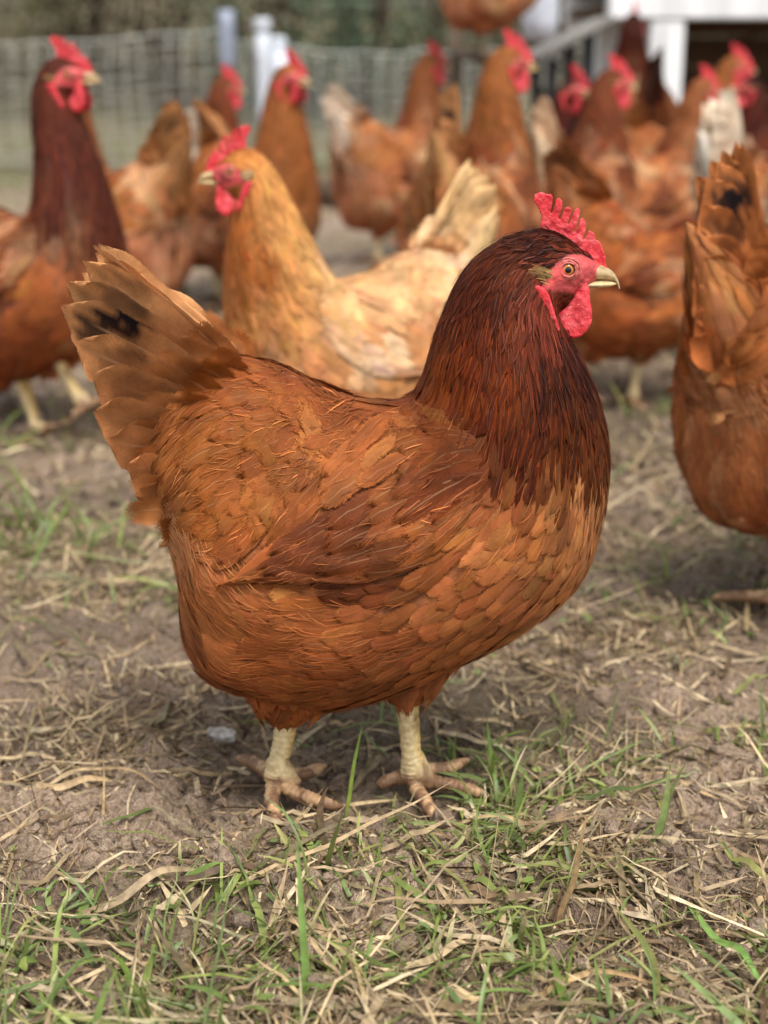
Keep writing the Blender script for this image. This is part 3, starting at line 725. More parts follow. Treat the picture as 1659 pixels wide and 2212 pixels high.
# --- head furniture, built once in canonical hen-local metres about the head pivot
HPL = loc_xz(HP[None])[0]
def zoomp(pts):                              # close-up readings -> profile px
    p = np.array(pts, float); return np.stack([1061.8+0.2*p[:, 0], 365+0.2*p[:, 1]], -1)
def head_local(px):
    q = loc_xz(px)-HPL; return q
def slab(name, outline, thick, mat, voxel=0.0007, smooth=6, bulge=None):
    """A flat fleshy lobe with rounded rim from a side outline (head-local x, z)."""
    bm = bmesh.new()
    o = [bm.verts.new((float(x), -thick/2, float(z))) for x, z in outline]
    f = bm.faces.new(o); e = bmesh.ops.extrude_face_region(bm, geom=[f])
    for v in e['geom']:
        if isinstance(v, bmesh.types.BMVert): v.co.y += thick
    bmesh.ops.recalc_face_normals(bm, faces=bm.faces[:]); bmesh.ops.triangulate(bm, faces=bm.faces[:])
    me = bpy.data.meshes.new(name); bm.to_mesh(me); bm.free()
    ob = bpy.data.objects.new('tmp', me); COL.objects.link(ob)
    m = ob.modifiers.new('r', 'REMESH'); m.mode = 'VOXEL'; m.voxel_size = voxel; m.use_smooth_shade = True
    s = ob.modifiers.new('s', 'SMOOTH'); s.iterations = smooth; s.factor = 0.5
    dg = bpy.context.evaluated_depsgraph_get(); dg.update()
    res = bpy.data.meshes.new_from_object(ob.evaluated_get(dg))
    bpy.data.objects.remove(ob); bpy.data.meshes.remove(me)
    res.name = name
    n = len(res.vertices); V = np.zeros(n*3, np.float32); res.vertices.foreach_get('co', V); V = V.reshape(-1, 3).astype(float)
    if bulge is not None: V = bulge(V)
    V[:, 1] += 0.0005*fbm(V[:, 0]*260, V[:, 2]*260, V[:, 1]*40, 2)
    res.vertices.foreach_set('co', V.astype(np.float32).ravel()); res.materials.clear(); res.materials.append(mat)
    res.polygons.foreach_set('use_smooth', np.ones(len(res.polygons), bool)); res.update()
    return res
COMB = zoomp([(528, 600), (545, 510), (496, 400), (456, 340), (464, 278), (540, 250), (600, 276), (642, 272), (662, 300), (656, 380), (634, 480), (648, 498), (682, 400), (696, 335), (730, 312), (762, 342), (758, 430), (722, 545), (736, 558), (772, 468), (794, 420), (826, 402), (854, 428), (848, 490), (806, 600), (820, 610), (864, 510), (896, 440), (932, 418), (952, 448), (932, 550), (882, 670), (898, 688), (938, 600), (954, 544), (990, 526), (1018, 588), (1014, 660), (980, 755), (998, 768), (1034, 712), (1056, 664), (1110, 696), (1124, 772), (1166, 782), (1201, 862), (1228, 948), (1226, 1010), (1250, 1070), (1150, 1085), (1040, 1010), (940, 910), (830, 810), (700, 755), (590, 700), (540, 645)])
def comb_bulge(V):
    b = np.clip((0.018-V[:, 2])/0.03, 0, 1)
    V[:, 1] = V[:, 1]*(0.75+0.9*b)+0.0012*np.sin(V[:, 0]*210)+0.004*np.clip(V[:, 2]-0.012, 0, 1)*np.sin(V[:, 0]*90)
    return V
COMB_ME = slab('comb', head_local(COMB), 0.0044, M['comb'], 0.00045, 3, comb_bulge)
WATTLE = zoomp([(930, 1215), (1010, 1205), (1035, 1290), (1040, 1420), (1056, 1500), (1050, 1620), (1010, 1705), (940, 1772), (860, 1802), (800, 1782), (740, 1712), (690, 1645), (664, 1572), (700, 1530), (780, 1470), (850, 1390), (890, 1300)])
def wattle_bulge(V):
    f = np.clip((0.002-V[:, 2])/0.036, 0, 1)
    V[:, 1] = V[:, 1]*(0.8+0.5*f)+0.0015*np.sin(V[:, 0]*170+V[:, 2]*60)
    return V
WATTLE_ME = slab('wattle', head_local(WATTLE), 0.0046, M['comb'], 0.0008, 6, wattle_bulge)
LOBE = zoomp([(400, 1195), (425, 1285), (470, 1390), (545, 1500), (590, 1620), (625, 1690), (668, 1694), (688, 1645), (655, 1545), (615, 1420), (575, 1290), (530, 1222), (450, 1180)])
LOBE_ME = slab('earlobe', head_local(LOBE), 0.0042, M['comb'], 0.0008, 5)
def make_beak():
    # sections along the bill: x, top z, bottom z, half width (profile px / metres)
    up = [((1262, 566), (1262, 604), .0080), ((1290, 569), (1288, 604), .0070), ((1308, 576), (1306, 603.5), .0058), ((1321, 584), (1318, 605), .0046), ((1330, 595), (1326, 608), .0034), ((1336, 608), (1332, 614), .0021), ((1339, 623), (1337, 624), .0006)]
    lo = [((1258, 604), (1262, 621), .0088), ((1285, 604), (1286, 621), .0078), ((1305, 604.5), (1305, 620), .0064), ((1320, 606), (1320, 618), .0048), ((1329, 609), (1328, 615), .003), ((1333, 611), (1333, 613), .0008)]
    def loft(s, n, col):
        t = head_local(np.array([a[0] for a in s], float)); b = head_local(np.array([a[1] for a in s], float)); w = np.array([a[2] for a in s])
        D, _ = catmull(np.concatenate([t, b, w[:, None]], 1), n); an = np.linspace(0, 2*np.pi, 20, endpoint=False)
        c = (D[:, 0:2]+D[:, 2:4])/2; u = (D[:, 0:2]-D[:, 2:4])/2
        V = np.stack([c[:, 0, None]+u[:, 0, None]*np.cos(an), D[:, 4, None]*np.sin(an), c[:, 1, None]+u[:, 1, None]*np.cos(an)], -1)
        f = np.linspace(0, 1, n)[:, None]*np.ones((1, 20)); tp = (np.cos(an)[None]*0.5+0.5)*np.ones((n, 1))
        C = lin((190, 166, 124))[None, None]*(1-0.5*col*sstep(0.4, 0.9, tp)*(1-0.5*f))[..., None]*np.ones(3)
        C = C*(1-0.35*sstep(0.25, 0.0, f))[..., None]+lin((232, 222, 196))[None, None]*(0.35*sstep(0.7, 1, f))[..., None]
        ny = fbm(V[..., 0]*300, V[..., 2]*300, V[..., 1]*200, 2); C = C*np.clip(1+0.28*ny, .4, 1.5)[..., None]*np.array([1.02, .97, .9])
        return V.reshape(-1, 3), gridF(n, 20, True), C.reshape(-1, 3)
    parts = []
    for s, c in ((up, 0.9), (lo, 0.1)): parts.append(loft(s, 26, c))
    me = []
    for nm, p in zip(('upper_bill', 'lower_bill'), parts):
        me.append(mesh_np(nm, p[0], p[1], [M['horn']], {'Col': ('FLOAT_COLOR', rgba(p[2]))}))
    return me
BEAK_ME = make_beak()
def make_eye():
    n, m = 28, 32; th = np.linspace(0, np.pi, n)[:, None]; ph = np.linspace(0, 2*np.pi, m, endpoint=False)[None]
    r = 0.0050                               # axis along +y (sideways)
    V = np.stack([r*np.sin(th)*np.cos(ph), r*np.cos(th)*np.ones_like(ph), r*np.sin(th)*np.sin(ph)], -1)
    d = (th*np.ones_like(ph)); C = np.zeros((n, m, 3))
    C[:] = lin((196, 128, 62)); C *= (1+0.12*np.sin(ph*17)[..., None]*np.ones((n, 1, 1)))
    C[d < 0.36] = lin((6, 5, 5)); C[(d > 0.76)] = lin((92, 58, 36)); C[d > 0.84] = lin((20, 12, 10))
    return mesh_np('eye', V, gridF(n, m, True), [M['eye']], {'Col': ('FLOAT_COLOR', rgba(C.reshape(-1, 3)))})
EYE_ME = make_eye()
def make_lid():
    parts = []
    for rr, r2, yy in ((0.0043, 0.0007, 0.0016), (0.0054, 0.0008, 0.0006), (0.0068, 0.0007, -0.0006)):
        a = np.linspace(0, 2*np.pi, 40); p = np.stack([rr*np.cos(a)*1.06, np.full_like(a, yy), rr*np.sin(a)*0.98], -1)
        parts.append(tube(p, np.full(40, r2), 8, False))
    V, F = joinVF(parts); V = V+0.00025*np.stack([vnoise(V[:, 0]*900, V[:, 2]*900)]*3, -1)
    return mesh_np('eyelid', V, F, [M['skin']], {})
def mat_skin():
    T = NT('face_skin'); tc = T.n('ShaderNodeTexCoord'); n2 = T.noise(tc.outputs['Object'], 380, 3)
    c = T.ramp(n2, [(0.3, L4((150, 60, 56))), (0.6, L4((196, 104, 92))), (0.8, L4((206, 140, 122)))])
    p = T.principled(Base_Color=c, Roughness=0.5, Normal=T.bump(n2, 0.6, 0.001)); return T.done(p.outputs[0])
M['skin'] = mat_skin()
LID_ME = make_lid()
EYE_AT = head_local(zoomp([(790, 1045)]))[0]

# --- legs (right = near leg of the main hen); px readings of the toes put on the ground
def gl(px, py, z):
    x, y = on_ground(px, py, z); return (float(x)-XC, float(y)-Y0, z)
def plane_l(px, py, y):
    x, z = on_plane(px, py, Y0+y); return (float(x)-XC, y, float(z))
def make_leg(name, hock, ankle, toes, spur=None):
    parts = []
    def sp(pts, rad, n, sc=0.0, fr=0.0):
        D, _ = catmull(np.concatenate([np.array(pts, float), np.array(rad)[:, None]], 1), n)
        t = np.linspace(0, 1, n); r = D[:, 3]*(1+sc*np.abs(np.sin(t*fr*np.pi)))
        return tube(D[:, :3], r, 14)
    h, a = np.array(hock), np.array(ankle)
    parts.append(sp([h+(h-a)*0.5, h, h*.6+a*.4, h*.25+a*.75, a, a+np.array((0, 0, -.006))], [.0085, .0078, .0066, .0064, .0082, .0066], 90, .08, 19))
    parts.append(sp([a+np.array((0, 0, .012)), a+np.array((.004, 0, -.001)), a+np.array((.012, 0, -.009))], [.0070, .0088, .0060], 14))
    for tp in toes:
        pts = [a+np.array((0, 0, -.003))]+[np.array(p) for p in tp]
        k = len(pts); rad = np.interp(np.linspace(0, 1, k), [0, .3, .8, .92, 1], [.0058, .0043, .0034, .0027, .0006])
        parts.append(sp(pts, rad, 70, .15, 15))
    V, F = joinVF(parts)
    V = V+0.0004*np.stack([fbm(V[:, 0]*300, V[:, 1]*300, V[:, 2]*300+i*7, 2) for i in range(3)], -1)
    ang = np.abs(V[:, 1]-(h[1]+(a[1]-h[1])*np.clip((h[2]-V[:, 2])/(h[2]-a[2]), 0, 1)))
    low = sstep(a[2]+.006, a[2]-.004, V[:, 2])[:, None]; c = lin((214, 190, 142))*(1-low)+lin((184, 146, 106))*low
    front = sstep(0.002, 0.007, V[:, 0]-(h[0]+(a[0]-h[0])*np.clip((h[2]-V[:, 2])/(h[2]-a[2]), 0, 1)))*sstep(a[2], a[2]+.02, V[:, 2])
    c = c*(1-0.7*front[:, None])+lin((206, 166, 84))*(0.7*front[:, None])
    mudm = sstep(0.0, 0.55, fbm(V[:, 0]*120, V[:, 1]*120, V[:, 2]*120, 3)+1.1*sstep(a[2]+.010, .001, V[:, 2])-0.42)
    c = c*(1-0.8*mudm[:, None])+lin((104, 72, 52))*0.8*mudm[:, None]
    return mesh_np(name, V, F, [M['leg']], {'Col': ('FLOAT_COLOR', rgba(c))})
NEAR_A = gl(598, 1672, .016); FAR_A = gl(893, 1668, .016)
LEG_NEAR = make_leg('leg', plane_l(622, 1545, NEAR_A[1]+.006), NEAR_A, [
    [gl(630, 1708, .008), gl(672, 1726, .007), gl(712, 1738, .007), gl(745, 1744, .003)],
    [gl(588, 1716, .008), gl(590, 1748, .007), gl(597, 1776, .006), gl(604, 1796, .002)],
    [gl(626, 1674, .009), gl(655, 1672, .007), gl(684, 1662, .007), gl(705, 1652, .004)],
    [gl(568, 1660, .010), gl(545, 1648, .008), gl(525, 1640, .007), gl(514, 1640, .004)]])
LEG_FAR = make_leg('leg', plane_l(876, 1490, FAR_A[1]), FAR_A, [
    [gl(940, 1690, .008), gl(985, 1698, .007), gl(1030, 1712, .006), gl(1062, 1722, .003)],
    [gl(902, 1706, .008), gl(920, 1732, .007), gl(932, 1756, .006), gl(932, 1776, .002)],
    [gl(930, 1664, .009), gl(962, 1660, .008), gl(992, 1650, .007), gl(1016, 1640, .004)],
    [gl(868, 1678, .009), gl(845, 1684, .008), gl(825, 1692, .006), gl(812, 1696, .003)]])

TAIL = [  # base px, tip px, half width px, black, base y, tip y
    (478, 752, 190, 532, 26, .15, .003, .003), (470, 765, 168, 556, 40, .30, .006, .010), (462, 785, 140, 598, 46, .5, .010, .020), (452, 812, 124, 642, 54, 1.0, .014, .027),
    (445, 842, 160, 712, 52, .4, .018, .032), (440, 872, 196, 780, 54, .30, .021, .035), (436, 905, 210, 845, 52, .12, .024, .038),
    (434, 945, 232, 905, 50, .2, .026, .040), (434, 990, 262, 962, 46, .10, .028, .041), (434, 1035, 292, 1026, 42, 0, .029, .038)]
def blade(base, tip, wd, W, bow, colA, black, r, nT=26, nS=9, blackc=(26, 22, 26), prof='long'):
    """A single large vane feather from base to tip; wd = direction of its width."""
    base, tip = np.array(base), np.array(tip); d = tip-base; Ln = np.linalg.norm(d); d = d/Ln
    wd = np.array(wd, float); wd -= d*wd.dot(d); wd /= np.linalg.norm(wd); nn = np.cross(d, wd)
    t = np.linspace(0, 1, nT)**0.8; s = np.linspace(-1, 1, nS)
    w = W*np.interp(t, *PROF[prof])*(1+0.012*r.normal(0, 1, nT))
    T, Sg = np.meshgrid(t, s, indexing='ij')
    a = T*Ln-0.11*Ln*(np.abs(Sg)**2.2)*T**5+0.002*Ln*r.normal(0, 1, T.shape)*T**3
    V = base+d*a[..., None]+wd*(Sg*w[:, None]+bow*np.sin(np.pi*T)*0.5)[..., None]+nn*((-0.22*w[:, None]*Sg**2)+0.0010*np.sin(T*9+Sg*2+r.random()*6)+bow*0.25*T**2)[..., None]
    n1 = fbm(T*3.2+r.random()*50, Sg*4.5, 0, 3)
    bm_ = np.clip(sstep(0.46, 0.60, T+0.14*n1)*sstep(0.93, 0.78, T+0.14*n1+0.06*np.abs(Sg))*black*1.5+0.45*n1*black-0.18, 0, 1)
    bm_ = bm_*(0.75+0.25*np.clip(0.5+Sg*0.9, 0, 1))
    A = np.array(colA)[None, None]*(1+0.10*n1)[..., None]; A = A*(1-bm_[..., None])+lin(blackc)*bm_[..., None]
    edge = A*1.12
    uv = np.stack([Sg*0.5+0.5, T], -1)
    return V.reshape(-1, 3), gridF(nT, nS), A.reshape(-1, 3), edge.reshape(-1, 3), uv.reshape(-1, 2)

HEN_GROUP = 'hens in the muddy run'
def hen(label, loc, heading, scale=1.0, pal='rust', head=(0, 0), pitch=0.0, yaw=0.0, lod=2.2, tail_col=(190, 136, 88), tail_black=1.0, seed=1, lean=0.0, legs=(True, True), wisps=900, tail_end=None, spread=0.15, detail=False, tail_up=0.0, swing=(0, 0)):
    r = np.random.default_rng(seed)
    TAILC[0] = lin(tail_col)*0.92; MOTT[0] = 0.0 if lod < 1.2 else (0.6 if pal == 'tan' else 0.75 if pal == 'buff' else 0.5 if pal == 'orange' else 0.3); MOTT[1] = seed*3.7
    root = bpy.data.objects.new('hen', None); COL.objects.link(root); root.empty_display_size = 0.05
    root.location = loc; root.rotation_euler = (0, R(lean), R(heading)); root.scale = (scale,)*3
    tag(root, label, 'hen', HEN_GROUP)
    S_ = pose_sections(head, pitch); P, kk, xp = build_grid(S_, yaw); S = Surf(P, True, FLIP)
    # body: one continuous skin from tail root to face
    cxz = CP[..., [0, 2]].reshape(-1, 2); cxyz = CP.reshape(-1, 3); kg = np.repeat(CK, NV)
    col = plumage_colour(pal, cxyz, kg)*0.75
    fm = face_mask(cxz[:, 0], cxz[:, 1]).astype(float)
    fm = fm.reshape(NU, NV); fm = (fm+np.roll(fm, 1, 0)+np.roll(fm, -1, 0)+np.roll(fm, 1, 1)+np.roll(fm, -1, 1))/5; fm = fm.ravel()
    red = lin((188, 74, 72))*(1+0.25*fbm(cxz[:, 0]*160, cxz[:, 1]*160, 0, 2))[:, None]
    cheek = lin((96, 44, 34))
    col = col*(1-fm[:, None])+red*fm[:, None]
    Vb = P+S.N*(0.0006*fbm(CP[..., 0]*190, CP[..., 2]*190, CP[..., 1]*190, 2)*fm.reshape(NU, NV))[..., None]
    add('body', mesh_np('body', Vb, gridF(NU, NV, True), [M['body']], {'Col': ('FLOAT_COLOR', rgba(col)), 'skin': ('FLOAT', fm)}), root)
    # contour feathers
    u, v = layout(lod); n = len(u)
    Pc, _ = CS.ev(u, v); k = np.interp(u, np.arange(NU), CK); cv = np.cos(v*2*np.pi/NV)
    W, Ln, lift = kz(k, cv)
    W = W*(lod**0.85)*r.uniform(.85, 1.15, n); Ln = Ln*(lod**0.35)*r.uniform(.85, 1.2, n); lift = lift*r.uniform(.5, 1.4, n)
    c = plumage_colour(pal, Pc, k)
    hack = sstep(8.0, 9.5, k)
    cA = jit(c*(1-0.22*hack[:, None]), r, .09); cB = jit(c*(1+(hack*np.clip(1.15-4.5*c[:, 0], .05, 1))[:, None]*np.array([1.5, 1.35, .7])), r, .18)
    phi = r.normal(0, 0.13, n)
    fl = sstep(5.5, 3.5, k)*sstep(-0.1, -0.5, cv)
    parts, hparts = [], []
    nT, nS = (9, 5) if lod < 1.5 else (5, 3)
    isH = hack > 0.5
    for m, prof in ((isH, 'hackle'), (~isH & (fl < .5), 'round'), (~isH & (fl >= .5), 'round')):
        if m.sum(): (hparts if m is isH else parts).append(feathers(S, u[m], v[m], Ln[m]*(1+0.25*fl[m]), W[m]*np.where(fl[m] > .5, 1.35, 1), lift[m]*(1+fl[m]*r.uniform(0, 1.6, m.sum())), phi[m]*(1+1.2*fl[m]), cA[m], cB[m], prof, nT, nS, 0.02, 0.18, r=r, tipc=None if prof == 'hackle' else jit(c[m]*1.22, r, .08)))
    FM = M['feather'] if lod < 1.5 else M['far_feather']
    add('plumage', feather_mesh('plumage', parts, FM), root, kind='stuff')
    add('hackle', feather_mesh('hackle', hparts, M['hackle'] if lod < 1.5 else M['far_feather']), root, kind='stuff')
    # loose down
    if wisps:
        area = (CS.mu*CS.mv); cvg = np.cos(np.arange(NV)*2*np.pi/NV)[None]
        wg = area*(0.10+1.3*sstep(6.5, 3, CK)[:, None]*sstep(0.15, -0.4, cvg)+0.9*sstep(2.6, 1.2, CK)[:, None]*sstep(0.4, -0.2, cvg)+0.25*sstep(9, 12, CK)[:, None])
        wg[CK > 18] = 0; wg[CK < 1.2] = 0
        idx = r.choice(wg.size, wisps, p=(wg/wg.sum()).ravel()); uu = np.clip(idx//NV+r.random(wisps), 0, 0.93*NU); vv = idx % NV+r.random(wisps)
        Pw, _ = CS.ev(uu, vv); ok = ~face_mask(Pw[:, 0], Pw[:, 2]); uu, vv, Pw = uu[ok], vv[ok], Pw[ok]; nw = len(uu)
        kw = np.interp(uu, np.arange(NU), CK); cw = jit(plumage_colour(pal, Pw, kw)*np.where(r.random(nw) < .25, 1.4, 1.02)[:, None], r, .12)
        cl = 0.45*vnoise(Pw[:, 0]*90, Pw[:, 2]*90, Pw[:, 1]*90)
        Lw = r.uniform(.010, .026, nw)*np.interp(kw, [0, 9, 14, 20], [1, .9, .55, .3]); f = feathers(S, uu, vv, Lw, np.full(nw, .00032*lod**.8), r.uniform(.0012, .0045, nw)*np.interp(kw, [0, 8, 14, 20], [1, .8, .5, .3]), cl+r.normal(0, .14, nw), cw, cw, 'hackle', 4, 2, 0, 0, .0022, r=r)
        add('down', mesh_np('down', f[0], f[1], [M['wisp']], {'Col': ('FLOAT_COLOR', rgba(f[2]))}), root, kind='stuff')
    # saddle drape and wings
    for side in (-1, 1):
        Sd = side_surf(SADP, side)
        nx, ny = (19, 17) if lod < 1.5 else (9, 8)
        gi, gj = np.meshgrid(np.linspace(0, 40, nx), np.linspace(0, 29, ny), indexing='ij'); gi = gi.ravel()+r.normal(0, 1.3, gi.size); gj = gj.ravel()+r.normal(0, 1.0, gj.size)+(0.5*29/ny)*(np.round(gi/40*(nx-1)) % 2)
        gi = np.clip(gi, 0, 41); gj = np.clip(gj, 0, 29)
        Ps, _ = Sd.ev(gi, gj); cs = plumage_colour(pal, Ps, np.full(len(gi), 3.0)); m = len(gi)
        f = feathers(Sd, gi, gj, r.uniform(.030, .046, m), r.uniform(.0042, .0066, m)*lod**.8, r.uniform(.0016, .004, m), r.normal(0, .10, m), jit(cs*.95, r, .07), jit(cs*1.04, r, .06), 'round', nT, nS, .02, .10, .001, fluff=.008, tipc=jit(cs*1.26, r, .08), r=r)
        sm = add('saddle_feathers', feather_mesh('saddle_feathers', [f], FM), root, kind='stuff')
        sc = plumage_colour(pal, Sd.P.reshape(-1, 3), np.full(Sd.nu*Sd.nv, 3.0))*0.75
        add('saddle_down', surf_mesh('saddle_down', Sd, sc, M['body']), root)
        def strands(Sx, m, umax, nm, par, amp=1.0):
            gu, gv = r.uniform(0, umax, m), r.uniform(0, Sx.nv-1, m); Pq, _ = Sx.ev(gu, gv)
            cq = plumage_colour(pal, Pq, np.full(m, 4.0)); pick = r.random(m) < .14
            cq = np.where(pick[:, None], cq*1.9+np.array([.10, .045, .016]), cq*r.uniform(.8, 1.25, (m, 1)))
            fq = feathers(Sx, gu, gv, r.uniform(.007, .020, m), np.full(m, .00020)*r.uniform(.6, 1.3, m), r.uniform(.0006, .0018, m), .25*vnoise(gu*.25, gv*.25, 3.1)+r.normal(0, .22, m), cq, cq, 'hackle', 4, 2, 0, 0, .0028*amp, r=r)
            add(nm, mesh_np(nm, fq[0], fq[1], [M['wisp']], {'Col': ('FLOAT_COLOR', rgba(fq[2]))}), par, kind='stuff')
        if lod < 1.2: strands(Sd, 750, 44, 'saddle_barbs', root)
        Sw = side_surf(WINGP, side)
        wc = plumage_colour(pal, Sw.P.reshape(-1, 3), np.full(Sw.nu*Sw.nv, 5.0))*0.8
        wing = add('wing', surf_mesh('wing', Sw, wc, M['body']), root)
        if lod < 1.2: strands(Sw, 220, 50, 'wing_barbs', wing, 1.3)
        rows = [(50, .055, .0085, 7, 12, 29), (44, .060, .0088, 9, 8, 29), (36, .062, .0092, 10, 3, 29), (26, .050, .0092, 10, 0, 28), (18, .040, .0082, 11, 0, 28), (11, .034, .0072, 11, 0, 28), (5, .030, .0066, 10, 0, 28), (0, .028, .0060, 9, 2, 27)]
        packs = []
        for ri, (ui, Lf, Wf, nf, v0, v1) in enumerate(rows):
            if lod > 1.5: nf = max(4, nf*2//3)
            vj = np.clip(np.linspace(v0, v1, nf)+r.normal(0, .35, nf)+(0.5*(v1-v0)/nf)*(ri % 2), 2.2, 29)
            uj = ui+r.normal(0, .45, nf)
            Pw, _ = Sw.ev(uj, np.clip(vj, 0, 29)); cw = plumage_colour(pal, Pw, np.full(nf, 5.0))
            f = feathers(Sw, uj, vj, Lf*r.uniform(.88, 1.12, nf), Wf*r.uniform(.9, 1.1, nf)*(1 if lod < 1.5 else 1.3), r.uniform(.0022, .0034, nf), r.normal(0, .035, nf), jit(cw*.92, r, .06), jit(cw*1.28, r, .06), 'long' if ui > 24 else 'round', 9 if lod < 1.5 else 5, 5 if lod < 1.5 else 3, .02, .20, .0008+.0006*(8-ri)*.3, tipc=jit(cw*1.3, r, .08), r=r)
            packs.append((f, nf, 9 if lod < 1.5 else 5, 5 if lod < 1.5 else 3))
        if detail and side < 0:
            for f, nf, a, b in packs:
                per = a*b
                for q in range(nf):
                    sl = slice(q*per, (q+1)*per)
                    add('wing_feather', feather_mesh('wing_feather', [(f[0][sl], gridF(a, b), f[2][sl], f[3][sl], f[4][sl])], FM), wing)
        else:
            add('wing_feathers', feather_mesh('wing_feathers', [p[0] for p in packs], FM), wing, kind='stuff')
    # thighs
    for lg, (A, hk) in zip((LEG_NEAR, LEG_FAR), (((690, 1300), (622, 1528)), ((900, 1310), (878, 1488)))):
        sgn = -1 if lg is LEG_NEAR else 1
        yb = sgn*.042; ye = (NEAR_A[1] if lg is LEG_NEAR else FAR_A[1])
        a = loc_xz(np.array([A], float))[0]; e = loc_xz(np.array([hk], float))[0]
        t = np.linspace(0, 1, 24); path = np.stack([a[0]+(e[0]-a[0])*t, yb+(ye-yb)*t, a[1]+(e[1]-a[1])*t], -1)
        rad = np.interp(t, [0, .3, .6, .85, 1], [.050, .047, .034, .021, .012])
        an = np.arange(24)*2*np.pi/24; Pt = path[:, None]+rad[:, None, None]*np.stack([np.cos(an), np.sin(an)*.8, np.zeros(24)], -1)[None]
        St = Surf(Pt); 
        if (St.N[10, 0, 0] < 0): St = Surf(Pt, True, -1)
        m = 260 if lod < 1.5 else 70
        tu = r.uniform(0, 18, m); tv = r.uniform(0, 24, m); Pp, _ = St.ev(tu, tv)
        cc = plumage_colour(pal, np.stack([np.clip(Pp[:, 0], -.1, .1), Pp[:, 1], np.maximum(Pp[:, 2], .075)], -1), np.full(m, 4.5))
        f1 = feathers(St, tu, tv, r.uniform(.018, .030, m), r.uniform(.003, .0055, m)*lod**.6, r.uniform(.002, .006, m), r.normal(0, .25, m), jit(cc, r, .15), jit(cc*1.1, r, .1), 'hackle', 5, 3, .1, .2, r=r)
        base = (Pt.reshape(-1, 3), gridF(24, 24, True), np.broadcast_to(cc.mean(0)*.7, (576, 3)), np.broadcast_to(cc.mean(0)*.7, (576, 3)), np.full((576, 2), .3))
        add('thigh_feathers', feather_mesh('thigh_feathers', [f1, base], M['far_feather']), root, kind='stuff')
    # tail
    tc = lin(tail_col); TP = np.array([480.0, 800.0])
    TL = np.array(TAIL, float); TL[:, 2] += 20
    if tail_up: TL[:, 2:4] = rot2(TL[:, 2:4]-TP, R(tail_up))+TP
    for side in (-1, 1):
        for i, (bx, by, tx, ty, wpx, bl, y0, y1) in enumerate(TL):
            b = loc_xz(np.array([(bx, by)], float))[0]; e = loc_xz(np.array([(tx, ty)], float))[0]
            B = (b[0], side*y0*(.45+.55*spread), b[1]); E = (e[0]+r.normal(0, .002), side*y1*spread, e[1]+r.normal(0, .002))
            d = np.array(E)-np.array(B); wdir = (d[2], side*0.022 if i else side*.05, -d[0])
            cB_ = tc*(1+0.10*r.normal())*np.array([1, 1-.02*i, 1-.03*i])
            f = blade(B, E, wdir, wpx*3.7e-4, -.004, cB_, min(1, bl*tail_black), r, 26 if lod < 1.5 else 12, 9 if lod < 1.5 else 5)
            add('tail_feather', feather_mesh('tail_feather', [f], M['big_feather']), root)
    for side in (-1, 1):
        for row, (n_, adv) in enumerate(((9, 150), (9, 95))):
            for i in range(n_):
                f_ = (i+.5*row)/(n_-.5); bx = np.interp(f_, [0, .35, 1], [520, 455, 425])+28*row; by = np.interp(f_, [0, .35, 1], [775, 830, 1070])+6*row
                dr = R(np.interp(f_, [0, 1], [218, 172])); tp = np.array([bx+math.cos(dr)*adv*r.uniform(.85, 1.1), by+math.sin(dr)*adv])
                if tail_up: tp = rot2(tp-np.array([bx, by]), R(tail_up*.7))+np.array([bx, by])
                yb = np.interp(f_, [0, .3, 1], [.008, .026, .042])+.006*row; sc_ = spread if spread > .9 else .62
                b = loc_xz(np.array([(bx, by)], float))[0]; e = loc_xz(tp[None])[0]
                B = (b[0], side*yb*sc_, b[1]); E = (e[0], side*(yb*sc_+.004), e[1]); d = np.array(E)-np.array(B)
                cc_ = plumage_colour(pal, np.array([[b[0], -yb, b[1]]]), np.array([2.5]))[0]*(.75+.25*row)+tc*.25*(1-row)
                f = blade(B, E, (d[2], side*.012, -d[0]), .0125*r.uniform(.85, 1.1), -.002, cc_*(1+.06*r.normal()), .12 if row == 0 else 0, r, 16 if lod < 1.5 else 8, 7 if lod < 1.5 else 5, prof='round')
                add('tail_covert', feather_mesh('tail_covert', [f], FM), root)
    for i in range(5):                       # narrow ridge feathers, seen on edge along the top of the tail
        b = loc_xz(np.array([(482+6*i, 746+4*i)], float))[0]; e = loc_xz((rot2(np.array([(205+30*i+r.normal(0, 6), 522+24*i)], float)-TP, R(tail_up))+TP))[0]
        f = blade((b[0], -.008+.004*i, b[1]), (e[0], -.010+.005*i, e[1]), (0.0, 1, 0.35*(i-2)), .0065, .003, tc*1.18, .12*tail_black, r, 20, 7)
        add('tail_feather', feather_mesh('tail_feather', [f], M['big_feather']), root)
    # head furniture
    sh = loc_xz((HP+np.array(head, float))[None])[0]
    Mh = Matrix.Translation((sh[0], 0, sh[1])) @ Matrix.Rotation(R(pitch), 4, 'Y')
    if yaw: Mh = Matrix.Translation((xp, 0, 0)) @ Matrix.Rotation(R(yaw), 4, 'Z') @ Matrix.Translation((-xp, 0, 0)) @ Mh
    def hp(name, me, m=Matrix.Identity(4), parent=root):
        o = add(name, me, parent); o.matrix_local = (Mh @ m) if parent is root else m; return o
    hp('comb', COMB_ME)
    bk = hp('beak', BEAK_ME[0]); hp('lower_bill', BEAK_ME[1], parent=bk)
